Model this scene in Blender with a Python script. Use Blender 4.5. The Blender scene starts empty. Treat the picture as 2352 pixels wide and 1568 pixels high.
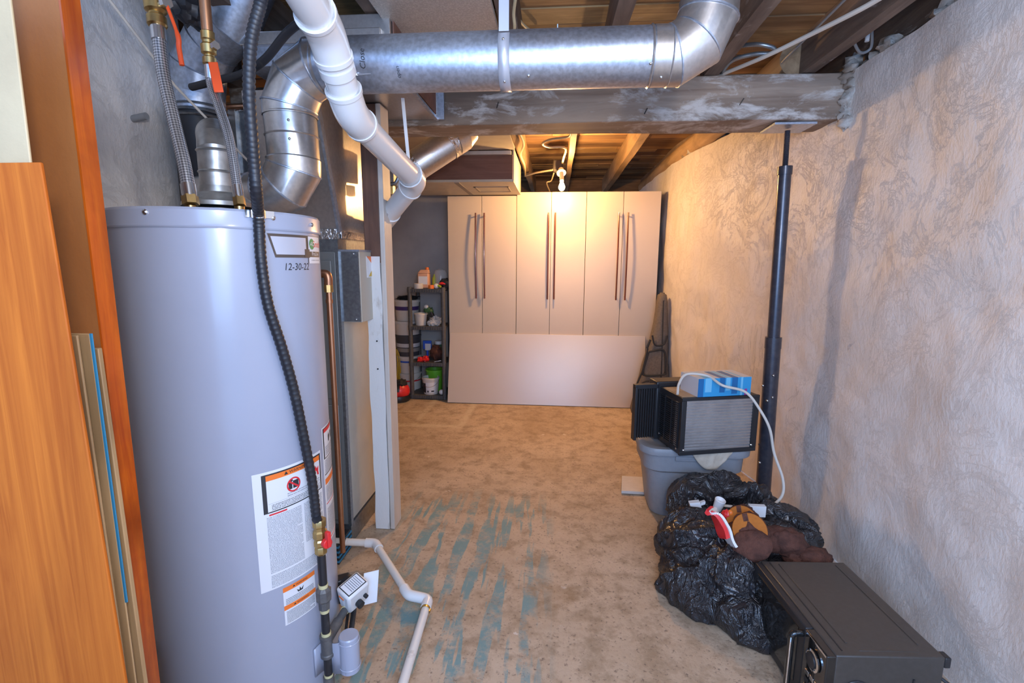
import bpy, bmesh, math, random
from mathutils import Vector, Matrix, noise
random.seed(7)
PI = math.pi
sc = bpy.context.scene
C = sc.collection
V = Vector

# ------------------------------------------------------------------ camera
FPX = 1136.0; EYE = 1.40
yaw, pit, rol = math.radians(5.0), math.radians(9.2), math.radians(0.3)
fw = V((-math.sin(yaw)*math.cos(pit), math.cos(yaw)*math.cos(pit), -math.sin(pit)))
r0 = V((math.cos(yaw), math.sin(yaw), 0)); u0 = r0.cross(fw)
rt = r0*math.cos(rol)+u0*math.sin(rol); up = rt.cross(fw)
cam = bpy.data.cameras.new('camera'); cam.sensor_width = 36; cam.lens = 36*FPX/2352; cam.clip_start = .02
co = bpy.data.objects.new('camera', cam); C.objects.link(co); sc.camera = co
co.matrix_world = Matrix(((rt.x, up.x, -fw.x, 0), (rt.y, up.y, -fw.y, 0), (rt.z, up.z, -fw.z, EYE), (0, 0, 0, 1)))
CO = V((0, 0, EYE))
def at(x, y, X=None, Y=None, Z=None):            # real point seen at a pixel, on a stated world plane
    d = fw*FPX+rt*(x-1176)-up*(y-784)
    t = X/d.x if X is not None else Y/d.y if Y is not None else (Z-EYE)/d.z
    return CO+d*t

# ------------------------------------------------------------------ world, lights, exposure
sc.view_settings.view_transform = 'Standard'; sc.view_settings.look = 'None'
sc.view_settings.gamma = 1; sc.view_settings.exposure = 0.0; sc.view_settings.use_curve_mapping = False
w = bpy.data.worlds.new('world'); sc.world = w; w.use_nodes = True
w.node_tree.nodes['Background'].inputs[0].default_value = (.30, .52, 1.0, 1)
w.node_tree.nodes['Background'].inputs[1].default_value = 1.7
def light(name, typ, loc, col, e, size=.1, rot=None, sx=None, sy=None):
    l = bpy.data.lights.new(name, typ); l.energy = e; l.color = col
    if typ == 'AREA':
        l.shape = 'RECTANGLE'; l.size = sx; l.size_y = sy
    else: l.shadow_soft_size = size
    o = bpy.data.objects.new(name, l); C.objects.link(o); o.location = loc
    if rot: o.rotation_euler = rot
    return o
BULB = V((.035, 4.42, 2.03))
light('bulb_light', 'POINT', BULB, (1, .56, .21), 235, .035)
light('flash_light', 'POINT', (.12, -.15, 1.62), (1.0, .94, .90), 44, .08)
light('front_ceiling_light', 'POINT', (.50, -.05, 2.32), (1.0, .93, .88), 32, .06)
light('blue_fill_light', 'AREA', (.1, -1.1, 1.7), (.32, .56, 1.0), 74, rot=(math.radians(97), 0, 0), sx=2.0, sy=1.4)  # unseen blue fill added behind the camera to even out the room

# ------------------------------------------------------------------ materials
def nt(name):
    m = bpy.data.materials.new(name); m.use_nodes = True
    return m, m.node_tree.nodes, m.node_tree.links, m.node_tree.nodes['Principled BSDF']
def coords(N, L, stretch=(1, 1, 1), rot=(0, 0, 0), world=False):
    mp = N.new('ShaderNodeMapping'); mp.inputs['Scale'].default_value = stretch; mp.inputs['Rotation'].default_value = rot
    if world:
        g = N.new('ShaderNodeNewGeometry'); L.new(g.outputs['Position'], mp.inputs[0])
    else:
        t = N.new('ShaderNodeTexCoord'); L.new(t.outputs['Object'], mp.inputs[0])
    return mp.outputs[0]
def noi(N, L, vec, scale, detail=6, rough=.6, dist=0):
    n = N.new('ShaderNodeTexNoise'); n.inputs['Scale'].default_value = scale
    n.inputs['Detail'].default_value = detail; n.inputs['Roughness'].default_value = rough; n.inputs['Distortion'].default_value = dist
    L.new(vec, n.inputs['Vector']); return n.outputs['Fac']
def ramp(N, L, fac, stops):
    r = N.new('ShaderNodeValToRGB'); e = r.color_ramp.elements
    while len(e) < len(stops): e.new(.5)
    for k, (p, c) in enumerate(stops):
        e[k].position = p; e[k].color = (c, c, c, 1) if not hasattr(c, '__len__') else (*c, 1)
    L.new(fac, r.inputs[0]); return r.outputs[0]
def mixc(N, L, fac, a, b, typ='MIX'):
    m = N.new('ShaderNodeMix'); m.data_type = 'RGBA'; m.blend_type = typ
    for s, v in ((0, fac), (6, a), (7, b)):
        if isinstance(v, (int, float)): m.inputs[s].default_value = v
        elif isinstance(v, tuple): m.inputs[s].default_value = (*v[:3], 1)
        else: L.new(v, m.inputs[s])
    return m.outputs[2]
def mth(N, L, op, a, b=0.0, c=None):
    m = N.new('ShaderNodeMath'); m.operation = op
    for i, v in enumerate((a, b, c)):
        if v is None: continue
        if isinstance(v, (int, float)): m.inputs[i].default_value = v
        else: L.new(v, m.inputs[i])
    return m.outputs[0]
def bump(N, L, B, h, strength, dist=.01):
    b = N.new('ShaderNodeBump'); b.inputs['Strength'].default_value = strength; b.inputs['Distance'].default_value = dist
    L.new(h, b.inputs['Height']); L.new(b.outputs[0], B.inputs['Normal'])
def mat(name, col, col2=None, scale=6, stretch=(1, 1, 1), lo=.4, hi=.65, rough=.5, metal=0, bmp=0, bscale=60, bst=None,
        coat=0, dist=0, r2=None, emit=None, spec=.5, aniso=0, bd=.01, rot=(0, 0, 0)):
    m, N, L, B = nt(name)
    B.inputs['Base Color'].default_value = (*col, 1); B.inputs['Roughness'].default_value = rough
    B.inputs['Metallic'].default_value = metal; B.inputs['Specular IOR Level'].default_value = spec
    if coat: B.inputs['Coat Weight'].default_value = coat; B.inputs['Coat Roughness'].default_value = .12
    if aniso: B.inputs['Anisotropic'].default_value = aniso
    v = coords(N, L, stretch, rot)
    if col2:
        f = ramp(N, L, noi(N, L, v, scale, 7, .62, dist), [(lo, 0), (hi, 1)])
        L.new(mixc(N, L, f, col, col2), B.inputs['Base Color'])
        if r2 is not None:
            L.new(mth(N, L, 'MULTIPLY_ADD', f, r2-rough, rough), B.inputs['Roughness'])
    if bmp:
        v2 = coords(N, L, bst or stretch, rot)
        bump(N, L, B, noi(N, L, v2, bscale, 5, .6), bmp, bd)
    if emit:
        B.inputs['Emission Color'].default_value = (*emit[0], 1); B.inputs['Emission Strength'].default_value = emit[1]
    return m

def wood(name, a, b, axis='y', rough=.6, scale=1.0, coat=0, bmp=.25, st=None, blot=.75, spec=.5, paint=None, plo=.5, phi=.6):
    m, N, L, B = nt(name)
    s = {'x': (.5, 9, 9), 'y': (9, .5, 9), 'z': (9, 9, .5)}[axis]
    v = coords(N, L, st or s)
    n1 = noi(N, L, v, 2.0*scale, 8, .65, 1.2)
    s2 = {'x': (.8, 2.5, 2.5), 'y': (2.5, .8, 2.5), 'z': (2.5, 2.5, .8)}[axis]
    n2 = noi(N, L, coords(N, L, s2), 1.6*scale, 5, .6, .6)
    f = ramp(N, L, n1, [(.32, 0), (.68, 1)])
    c = mixc(N, L, f, a, b)
    dark = tuple(x*.45 for x in a)
    c = mixc(N, L, ramp(N, L, n2, [(.35, blot), (.6, 0)]), c, dark)
    if paint:
        pn = noi(N, L, coords(N, L, (1.2, 1.2, 3)), 3.2, 9, .68, .4)
        c = mixc(N, L, ramp(N, L, pn, [(plo, 0), (phi, 1)]), c, paint)
    L.new(c, B.inputs['Base Color']); B.inputs['Roughness'].default_value = rough; B.inputs['Specular IOR Level'].default_value = spec
    if coat: B.inputs['Coat Weight'].default_value = coat; B.inputs['Coat Roughness'].default_value = .15
    bump(N, L, B, n1, bmp, .006)
    return m

def wall_mat(name, base=(.74, .68, .63), st=(1, 1, 1)):
    m, N, L, B = nt(name)
    v = coords(N, L, st, world=True)
    big = noi(N, L, v, 1.6, 6, .6, .5)
    c = mixc(N, L, ramp(N, L, big, [(.3, 0), (.7, 1)]), tuple(x*.90 for x in base), tuple(min(1, x*1.10) for x in base))
    crk = noi(N, L, v, 3.1, 9, .75, 1.6)
    band = ramp(N, L, crk, [(.485, 0), (.5, 1), (.515, 0)])
    gate = ramp(N, L, noi(N, L, v, .9, 3, .5), [(.54, 0), (.66, .5)])
    c = mixc(N, L, mth(N, L, 'MULTIPLY', band, gate), c, (.40, .37, .35))
    flake = ramp(N, L, noi(N, L, v, 4.2, 8, .7, 1.0), [(.66, 0), (.69, .6)])
    c = mixc(N, L, flake, c, (.40, .39, .42))
    L.new(c, B.inputs['Base Color']); B.inputs['Roughness'].default_value = .42
    v2 = coords(N, L, (1, 1, 1), rot=(.6, 0, 0), world=True)
    mid = noi(N, L, v2, 3.6, 7, .60, .35)
    fine = noi(N, L, coords(N, L, (1, 2.6, 1), rot=(.8, 0, 0), world=True), 34, 6, .6, .3)
    h = mth(N, L, 'ADD', mth(N, L, 'MULTIPLY', mid, 1.7), mth(N, L, 'MULTIPLY', fine, .30))
    h = mth(N, L, 'ADD', h, mth(N, L, 'MULTIPLY', band, -.35))
    bump(N, L, B, h, .42, .022)
    return m

def floor_mat():
    m, N, L, B = nt('concrete_floor')
    v = coords(N, L, world=True)
    a = noi(N, L, v, 1.3, 8, .65, .4); b = noi(N, L, v, 9, 9, .7); d = noi(N, L, v, 70, 6, .7)
    c = mixc(N, L, ramp(N, L, a, [(.3, 0), (.7, 1)]), (.40, .285, .185), (.60, .465, .34))
    c = mixc(N, L, ramp(N, L, b, [(.36, .7), (.54, 0)]), c, (.25, .17, .10))
    c = mixc(N, L, ramp(N, L, b, [(.62, 0), (.74, .5)]), c, (.62, .54, .45))
    c = mixc(N, L, ramp(N, L, d, [(.34, .8), (.43, 0)]), c, (.13, .09, .07))
    c = mixc(N, L, ramp(N, L, noi(N, L, v, 4.0, 6, .6, .3), [(.685, 0), (.70, .75)]), c, (.70, .64, .56))
    sep = N.new('ShaderNodeSeparateXYZ'); L.new(v, sep.inputs[0]); X, Y = sep.outputs[0], sep.outputs[1]
    def box(x0, x1, y0, y1, sx=.05, sy=.05):
        def rr(val, lo, hi, s):
            up_ = N.new('ShaderNodeMapRange'); up_.inputs[1].default_value = lo-s; up_.inputs[2].default_value = lo+s
            L.new(val, up_.inputs[0])
            dn = N.new('ShaderNodeMapRange'); dn.inputs[1].default_value = hi-s; dn.inputs[2].default_value = hi+s
            dn.inputs[3].default_value = 1; dn.inputs[4].default_value = 0
            L.new(val, dn.inputs[0]); return mth(N, L, 'MULTIPLY', up_.outputs[0], dn.outputs[0])
        return mth(N, L, 'MULTIPLY', rr(X, x0, x1, sx), rr(Y, y0, y1, sy))
    # brush streaks of old blue paint running along the room
    st = noi(N, L, coords(N, L, (1, .10, 1), world=True), 19, 3, .5, .15)
    stm = ramp(N, L, st, [(.49, 0), (.52, 1)])
    wear = ramp(N, L, noi(N, L, v, 5, 9, .78), [(.40, 0), (.54, .9)])
    bl = mth(N, L, 'MULTIPLY', mth(N, L, 'MULTIPLY', stm, wear), box(-.80, -.03, 1.25, 2.75, .06, .15))
    c = mixc(N, L, bl, c, (.15, .29, .30))
    # brown water stain
    sx = mth(N, L, 'POWER', mth(N, L, 'DIVIDE', mth(N, L, 'SUBTRACT', X, .03), .17), 2.0)
    sy = mth(N, L, 'POWER', mth(N, L, 'DIVIDE', mth(N, L, 'SUBTRACT', Y, 1.92), .15), 2.0)
    sd = mth(N, L, 'ADD', mth(N, L, 'ADD', sx, sy), mth(N, L, 'MULTIPLY', b, 1.2))
    c = mixc(N, L, ramp(N, L, sd, [(.5, .6), (1.0, 0)]), c, (.25, .14, .06))
    # pale mortar lines left by an old partition
    edge = ramp(N, L, noi(N, L, v, 16, 6, .7), [(.38, 0), (.5, .75)])
    for q in ((-1.23, -1.18, 4.15, 4.9), (-.82, -.76, 4.05, 4.9), (-1.62, -.78, 3.98, 4.06), (-1.9, -1.2, 4.38, 4.42)):
        c = mixc(N, L, mth(N, L, 'MULTIPLY', box(*q, .015, .02), edge), c, (.60, .50, .37))
    # crack
    ck = mth(N, L, 'ABSOLUTE', mth(N, L, 'SUBTRACT', mth(N, L, 'ADD', X, mth(N, L, 'MULTIPLY', noi(N, L, v, 2.3, 8, .75), .9)), .66))
    cm = mth(N, L, 'MULTIPLY', ramp(N, L, ck, [(.0, .75), (.007, 0)]), box(-.5, .6, 2.0, 4.3, .1, .3))
    c = mixc(N, L, cm, c, (.16, .11, .08))
    L.new(c, B.inputs['Base Color']); B.inputs['Roughness'].default_value = .62
    h = mth(N, L, 'ADD', mth(N, L, 'MULTIPLY', b, .7), mth(N, L, 'MULTIPLY', d, .35))
    bump(N, L, B, h, .55, .010)
    return m

def galv(name, col=(.52, .58, .68), rough=.40, var=.14, sc_=70):
    m, N, L, B = nt(name)
    v = coords(N, L)
    a = noi(N, L, v, sc_, 3, .5); b = noi(N, L, v, 2.5, 5, .6)
    c = mixc(N, L, ramp(N, L, a, [(.35, 0), (.65, 1)]), tuple(x*(1-var) for x in col), tuple(min(1, x*(1+var)) for x in col))
    L.new(c, B.inputs['Base Color']); B.inputs['Metallic'].default_value = .92
    L.new(mth(N, L, 'ADD', mth(N, L, 'MULTIPLY', b, .22), rough-.11), B.inputs['Roughness'])
    bump(N, L, B, b, .25, .01)
    return m

M = {}
M['floor'] = floor_mat()
M['wall'] = wall_mat('rough_painted_stone')
M['wall_l'] = wall_mat('rough_painted_stone_left', (.90, .86, .82))
M['wallback'] = mat('smooth_grey_plaster', (.50, .47, .44), (.42, .39, .37), 2.5, rough=.6, bmp=.2, bscale=14)
M['stone'] = mat('mortar_lumps', (.52, .49, .45), (.28, .22, .17), 9, lo=.45, hi=.6, rough=.8, bmp=.5, bscale=25)
M['board'] = wood('aged_subfloor_wood', (.26, .135, .06), (.48, .29, .13), 'x', .75, 1.0)
M['board2'] = wood('aged_subfloor_wood_pale', (.34, .20, .09), (.58, .38, .17), 'x', .75, 1.3, paint=(.42, .36, .30), plo=.62, phi=.7)
M['board3'] = wood('aged_subfloor_wood_dark', (.15, .08, .042), (.31, .175, .08), 'x', .75, .8)
M['joist'] = wood('joist_wood', (.34, .21, .11), (.54, .36, .20), 'y', .7, 1.0)
M['joist2'] = wood('joist_wood_grey', (.15, .10, .075), (.29, .215, .165), 'y', .75, 1.0, paint=(.40, .36, .33), plo=.6, phi=.7)
M['beam'] = wood('weathered_beam', (.25, .17, .12), (.42, .32, .24), 'x', .75, .8, paint=(.60, .55, .50), plo=.50, phi=.62)
M['post_brown'] = wood('dark_post_wood', (.10, .042, .025), (.18, .085, .05), 'z', .6)
M['post_white'] = mat('chipped_white_paint', (.72, .71, .69), (.52, .48, .43), 9, (1, 1, .5), .60, .68, rough=.45, bmp=.3, bscale=14)
M['plaster_pale'] = mat('pale_painted_board', (.62, .56, .50), (.54, .48, .42), 8, (1, 1, .3), rough=.5, bmp=.2, bscale=18)
M['galv'] = galv('galvanised_steel')  # default blue tint puts reflected blue light into the steel's colour
M['galv_dk'] = galv('galvanised_steel_dull', (.30, .33, .36), .38)
M['galv_sh'] = galv('bright_sheet_steel', (.68, .66, .64), .32, .06)
M['galv_old'] = galv('old_zinc_flue', (.52, .51, .48), .42, .2, 25)
M['pan'] = mat('speckled_duct_board', (.52, .47, .41), (.66, .61, .54), 160, lo=.45, hi=.6, rough=.45, metal=.35, bmp=.15, bscale=120)
M['foil'] = mat('foil_tape', (.68, .67, .66), rough=.2, metal=1, bmp=1.0, bscale=35)
M['pvc'] = mat('white_pvc', (.78, .77, .76), rough=.28, coat=.2)
M['pvc_dirty'] = mat('dusty_white_pvc', (.74, .71, .66), (.45, .40, .34), 18, lo=.62, hi=.75, rough=.4)
M['lav'] = mat('grey_enamel', (.375, .40, .49), (.36, .385, .475), 3, rough=.28, coat=.25, bmp=.04, bscale=6)
M['straplt'] = mat('pale_strap_steel', (.66, .68, .74), rough=.35, metal=.5)
M['braid'] = None
M['brass'] = mat('brass', (.60, .42, .17), (.42, .28, .12), 12, rough=.35, metal=1)
M['copper'] = mat('copper', (.62, .32, .18), (.38, .19, .12), 9, (1, 1, .4), rough=.38, metal=1)
M['orange_pl'] = mat('orange_vinyl_grip', (.90, .10, .02), rough=.4)
M['red'] = mat('red_paint', (.75, .03, .03), rough=.35)
M['blackpl'] = mat('black_plastic', (.018, .018, .02), rough=.35)
M['blackrub'] = mat('black_rubber', (.02, .02, .024), (.06, .055, .05), 20, lo=.6, hi=.7, rough=.45)
M['iron'] = mat('black_iron_pipe', (.045, .045, .05), (.16, .15, .14), 14, (1, 1, .4), lo=.5, hi=.75, rough=.45, metal=.6)
M['castiron'] = mat('grey_malleable_iron', (.13, .13, .13), (.20, .19, .18), 22, rough=.55, metal=.5, bmp=.2, bscale=80)
M['tapey'] = mat('thread_sealant', (.62, .56, .30), rough=.6)
M['white'] = mat('white_plastic', (.75, .74, .73), rough=.4)
M['paper'] = mat('label_paper', (.76, .77, .80), rough=.4)
M['ink'] = mat('black_ink', (.03, .03, .035), rough=.5)
M['inkg'] = mat('grey_fine_print', (.24, .25, .29), rough=.5)
M['orange_ink'] = mat('orange_ink', (.90, .20, .03), rough=.45)
M['red_ink'] = mat('red_ink', (.72, .03, .04), rough=.45)
M['green_ink'] = mat('green_ink', (.05, .28, .10), rough=.45)
M['brown_ink'] = mat('brown_ink', (.10, .075, .06), rough=.4)
M['silver_ink'] = mat('brushed_silver_label', (.62, .63, .70), rough=.35, metal=.3)
M['post_steel'] = mat('dark_enamelled_steel', (.045, .045, .06), (.07, .065, .075), 30, rough=.28, metal=.3, coat=.3)
M['steel'] = mat('bright_steel', (.7, .7, .7), rough=.25, metal=1)
M['cab'] = mat('cream_melamine', (.60, .495, .385), (.62, .515, .40), 2, rough=.33, bmp=.06, bscale=40, bst=(.1, 1, 6))
M['cab_side'] = mat('grey_cabinet_carcass', (.30, .27, .25), rough=.5)
M['panelm'] = mat('cream_laminate_panel', (.60, .50, .41), rough=.22, bmp=.05, bscale=60, bst=(.1, 1, 8))
M['handle'] = mat('dark_red_brown_wood', (.16, .04, .02), (.10, .025, .015), 20, (1, 1, .1), rough=.3, coat=.4)
M['shelfpl'] = mat('charcoal_resin', (.075, .072, .072), (.10, .095, .09), 30, rough=.6)
M['tote'] = mat('grey_tote_plastic', (.26, .27, .29), (.24, .25, .27), 40, rough=.42, bmp=.1, bscale=180)
M['acblack'] = mat('black_steel_case', (.02, .02, .022), rough=.4)
M['acfin'] = mat('aluminium_fins', (.45, .44, .43), (.34, .33, .33), 9, rough=.45, metal=.7)
M['kraft'] = mat('dusty_brown_label', (.38, .28, .18), (.28, .20, .13), 14, rough=.7)
M['bluebox'] = mat('bright_blue_card', (.03, .32, .62), rough=.35)
M['blue2'] = mat('deep_blue_card', (.01, .14, .36), rough=.35)
M['blue3'] = mat('pale_blue_card', (.18, .52, .75), rough=.35)
M['cardw'] = mat('white_card', (.62, .62, .64), rough=.45)
M['magenta'] = mat('magenta_print', (.35, .05, .3), rough=.4)
M['cloth'] = mat('beige_rag', (.60, .51, .40), (.50, .41, .31), 14, rough=.85, bmp=.4, bscale=50)
M['bag'] = None
M['bagfab'] = mat('grey_brown_canvas', (.165, .13, .10), (.125, .10, .078), 60, rough=.75, bmp=.5, bscale=14, bst=(3, 3, 1), bd=.02)
M['bagblack'] = mat('black_webbing', (.022, .022, .024), rough=.7)
M['brownfur'] = mat('brown_suede', (.115, .040, .024), (.06, .020, .012), 26, rough=.85, bmp=.7, bscale=70)
M['orangefelt'] = mat('orange_felt_sole', (.46, .14, .016), (.40, .12, .014), 40, rough=.85, bmp=.2, bscale=90)
M['darkcloth'] = mat('black_cloth', (.012, .012, .014), (.02, .02, .022), 10, rough=.8, bmp=.5, bscale=12)
M['mw'] = mat('black_satin_steel', (.050, .043, .037), (.058, .050, .044), 60, rough=.40, coat=.1)
M['mwglass'] = mat('dark_glass', (.012, .012, .012), rough=.06, coat=.5)
M['chrome'] = mat('chrome', (.8, .8, .8), rough=.08, metal=1)
M['ply'] = wood('plywood', (.46, .29, .14), (.62, .43, .23), 'z', .55, 1.0, bmp=.15)
M['oak'] = wood('orange_oak_veneer', (.30, .062, .006), (.47, .125, .014), 'z', .6, 1.0, spec=.15, bmp=.06, st=(26, 26, .8), blot=.25)
M['hardboard'] = mat('brown_hardboard', (.36, .14, .04), (.30, .11, .03), 5, (1, 1, .5), rough=.5, bmp=.1, bscale=90)
M['varnish'] = wood('glossy_orange_varnish', (.38, .05, .004), (.62, .14, .008), 'z', .3, 2.2, coat=.6, bmp=.05)
M['beige'] = mat('beige_plasterboard', (.46, .35, .20), (.40, .30, .17), 5, rough=.6, bmp=.2, bscale=20)
M['bluep'] = mat('blue_edge_paint', (.03, .22, .42), rough=.5)
M['cable'] = mat('white_cable', (.66, .60, .52), rough=.45)
M['cable_y'] = mat('cream_cable', (.62, .50, .30), rough=.45)
M['cable_g'] = mat('grey_cable', (.30, .30, .30), rough=.5)
M['bx'] = mat('armoured_cable', (.33, .36, .38), rough=.35, metal=.8)
M['clearpl'] = None
M['boxsteel'] = galv('junction_box_steel', (.28, .25, .22), .45)
M['black_box'] = mat('black_junction_box', (.03, .025, .02), rough=.6)
M['bulb'] = mat('glowing_bulb', (1, .9, .7), rough=.3, emit=((1, .72, .38), 45))
M['porcelain'] = mat('porcelain', (.75, .70, .62), rough=.3)
M['yellow'] = mat('yellow_cord', (.62, .38, .02), rough=.5)
M['green'] = mat('bright_green_plastic', (.16, .50, .03), rough=.45)
M['dkgreen'] = mat('dark_green_plastic', (.05, .14, .06), rough=.5)
M['lime'] = mat('lime_plastic', (.42, .50, .04), rough=.4)
M['peach'] = mat('peach_translucent_plastic', (.72, .40, .26), rough=.4)
M['orangecap'] = mat('orange_cap', (.85, .20, .03), rough=.4)
M['bucket'] = mat('white_bucket_plastic', (.66, .62, .57), rough=.45)
M['bucketdk'] = mat('charcoal_bucket', (.06, .06, .07), rough=.45)
M['purple'] = mat('purple_band', (.06, .03, .16), rough=.5)
M['bluepl'] = mat('blue_plastic', (.02, .10, .55), rough=.4)
M['dirt'] = mat('grey_residue', (.30, .27, .24), rough=.8)
M['sheen'] = mat('pale_reflective_steel', (.60, .62, .58), (.52, .54, .50), 3, rough=.30, metal=.45, bmp=.15, bscale=3)
M['dkgrey_face'] = mat('grey_enamelled_panel', (.20, .21, .21), rough=.4, metal=.3)
M['beige_box'] = mat('beige_control_cover', (.50, .46, .38), rough=.4)
M['browncard'] = wood('reddish_brown_board', (.17, .075, .05), (.24, .12, .085), 'x', .65)
M['beigeduct'] = mat('beige_duct_panel', (.56, .50, .40), (.50, .44, .35), 8, rough=.5)

def braid_mat():
    m, N, L, B = nt('braided_steel')
    B.inputs['Base Color'].default_value = (.55, .53, .53, 1); B.inputs['Metallic'].default_value = .85; B.inputs['Roughness'].default_value = .35
    v = N.new('ShaderNodeUVMap')
    ck = N.new('ShaderNodeTexChecker'); ck.inputs['Scale'].default_value = 1.0
    mp = N.new('ShaderNodeMapping'); mp.inputs['Rotation'].default_value = (0, 0, PI/4)
    L.new(v.outputs[0], mp.inputs[0]); L.new(mp.outputs[0], ck.inputs[0])
    L.new(mixc(N, L, ck.outputs[1], (.25, .25, .26), (.72, .71, .72)), B.inputs['Base Color'])
    bump(N, L, B, ck.outputs[1], .6, .002)
    return m
M['braid'] = braid_mat()
def bag_mat():
    m, N, L, B = nt('black_bin_liner')
    B.inputs['Base Color'].default_value = (.020, .018, .020, 1); B.inputs['Roughness'].default_value = .30; B.inputs['Specular IOR Level'].default_value = .8
    v = coords(N, L, (1, 1, 1))
    a = noi(N, L, coords(N, L, (1.6, 1.6, .8)), 7, 5, .55, 1.6); b = noi(N, L, v, 26, 4, .6, 1.0)
    r = ramp(N, L, a, [(.40, 0), (.5, 1), (.60, 0)])
    bump(N, L, B, mth(N, L, 'ADD', r, mth(N, L, 'MULTIPLY', b, .5)), .55, .02)
    return m
M['bag'] = bag_mat()
def clear_mat():
    m, N, L, B = nt('clear_plastic')
    B.inputs['Base Color'].default_value = (.9, .88, .84, 1); B.inputs['Roughness'].default_value = .15
    B.inputs['Transmission Weight'].default_value = .0; B.inputs['Alpha'].default_value = .35
    return m
M['clearpl'] = clear_mat()

# ------------------------------------------------------------------ mesh helpers
def catmull(pts, k=8):
    pts = [V(p) for p in pts]; out = []
    P = [pts[0]*2-pts[1]]+pts+[pts[-1]*2-pts[-2]]
    for i in range(1, len(P)-2):
        a, b, c, d = P[i-1:i+3]
        for j in range(k):
            t = j/k
            out.append(.5*((2*b)+(c-a)*t+(2*a-5*b+4*c-d)*t*t+(3*b-a-3*c+d)*t**3))
    out.append(pts[-1]); return out

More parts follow.
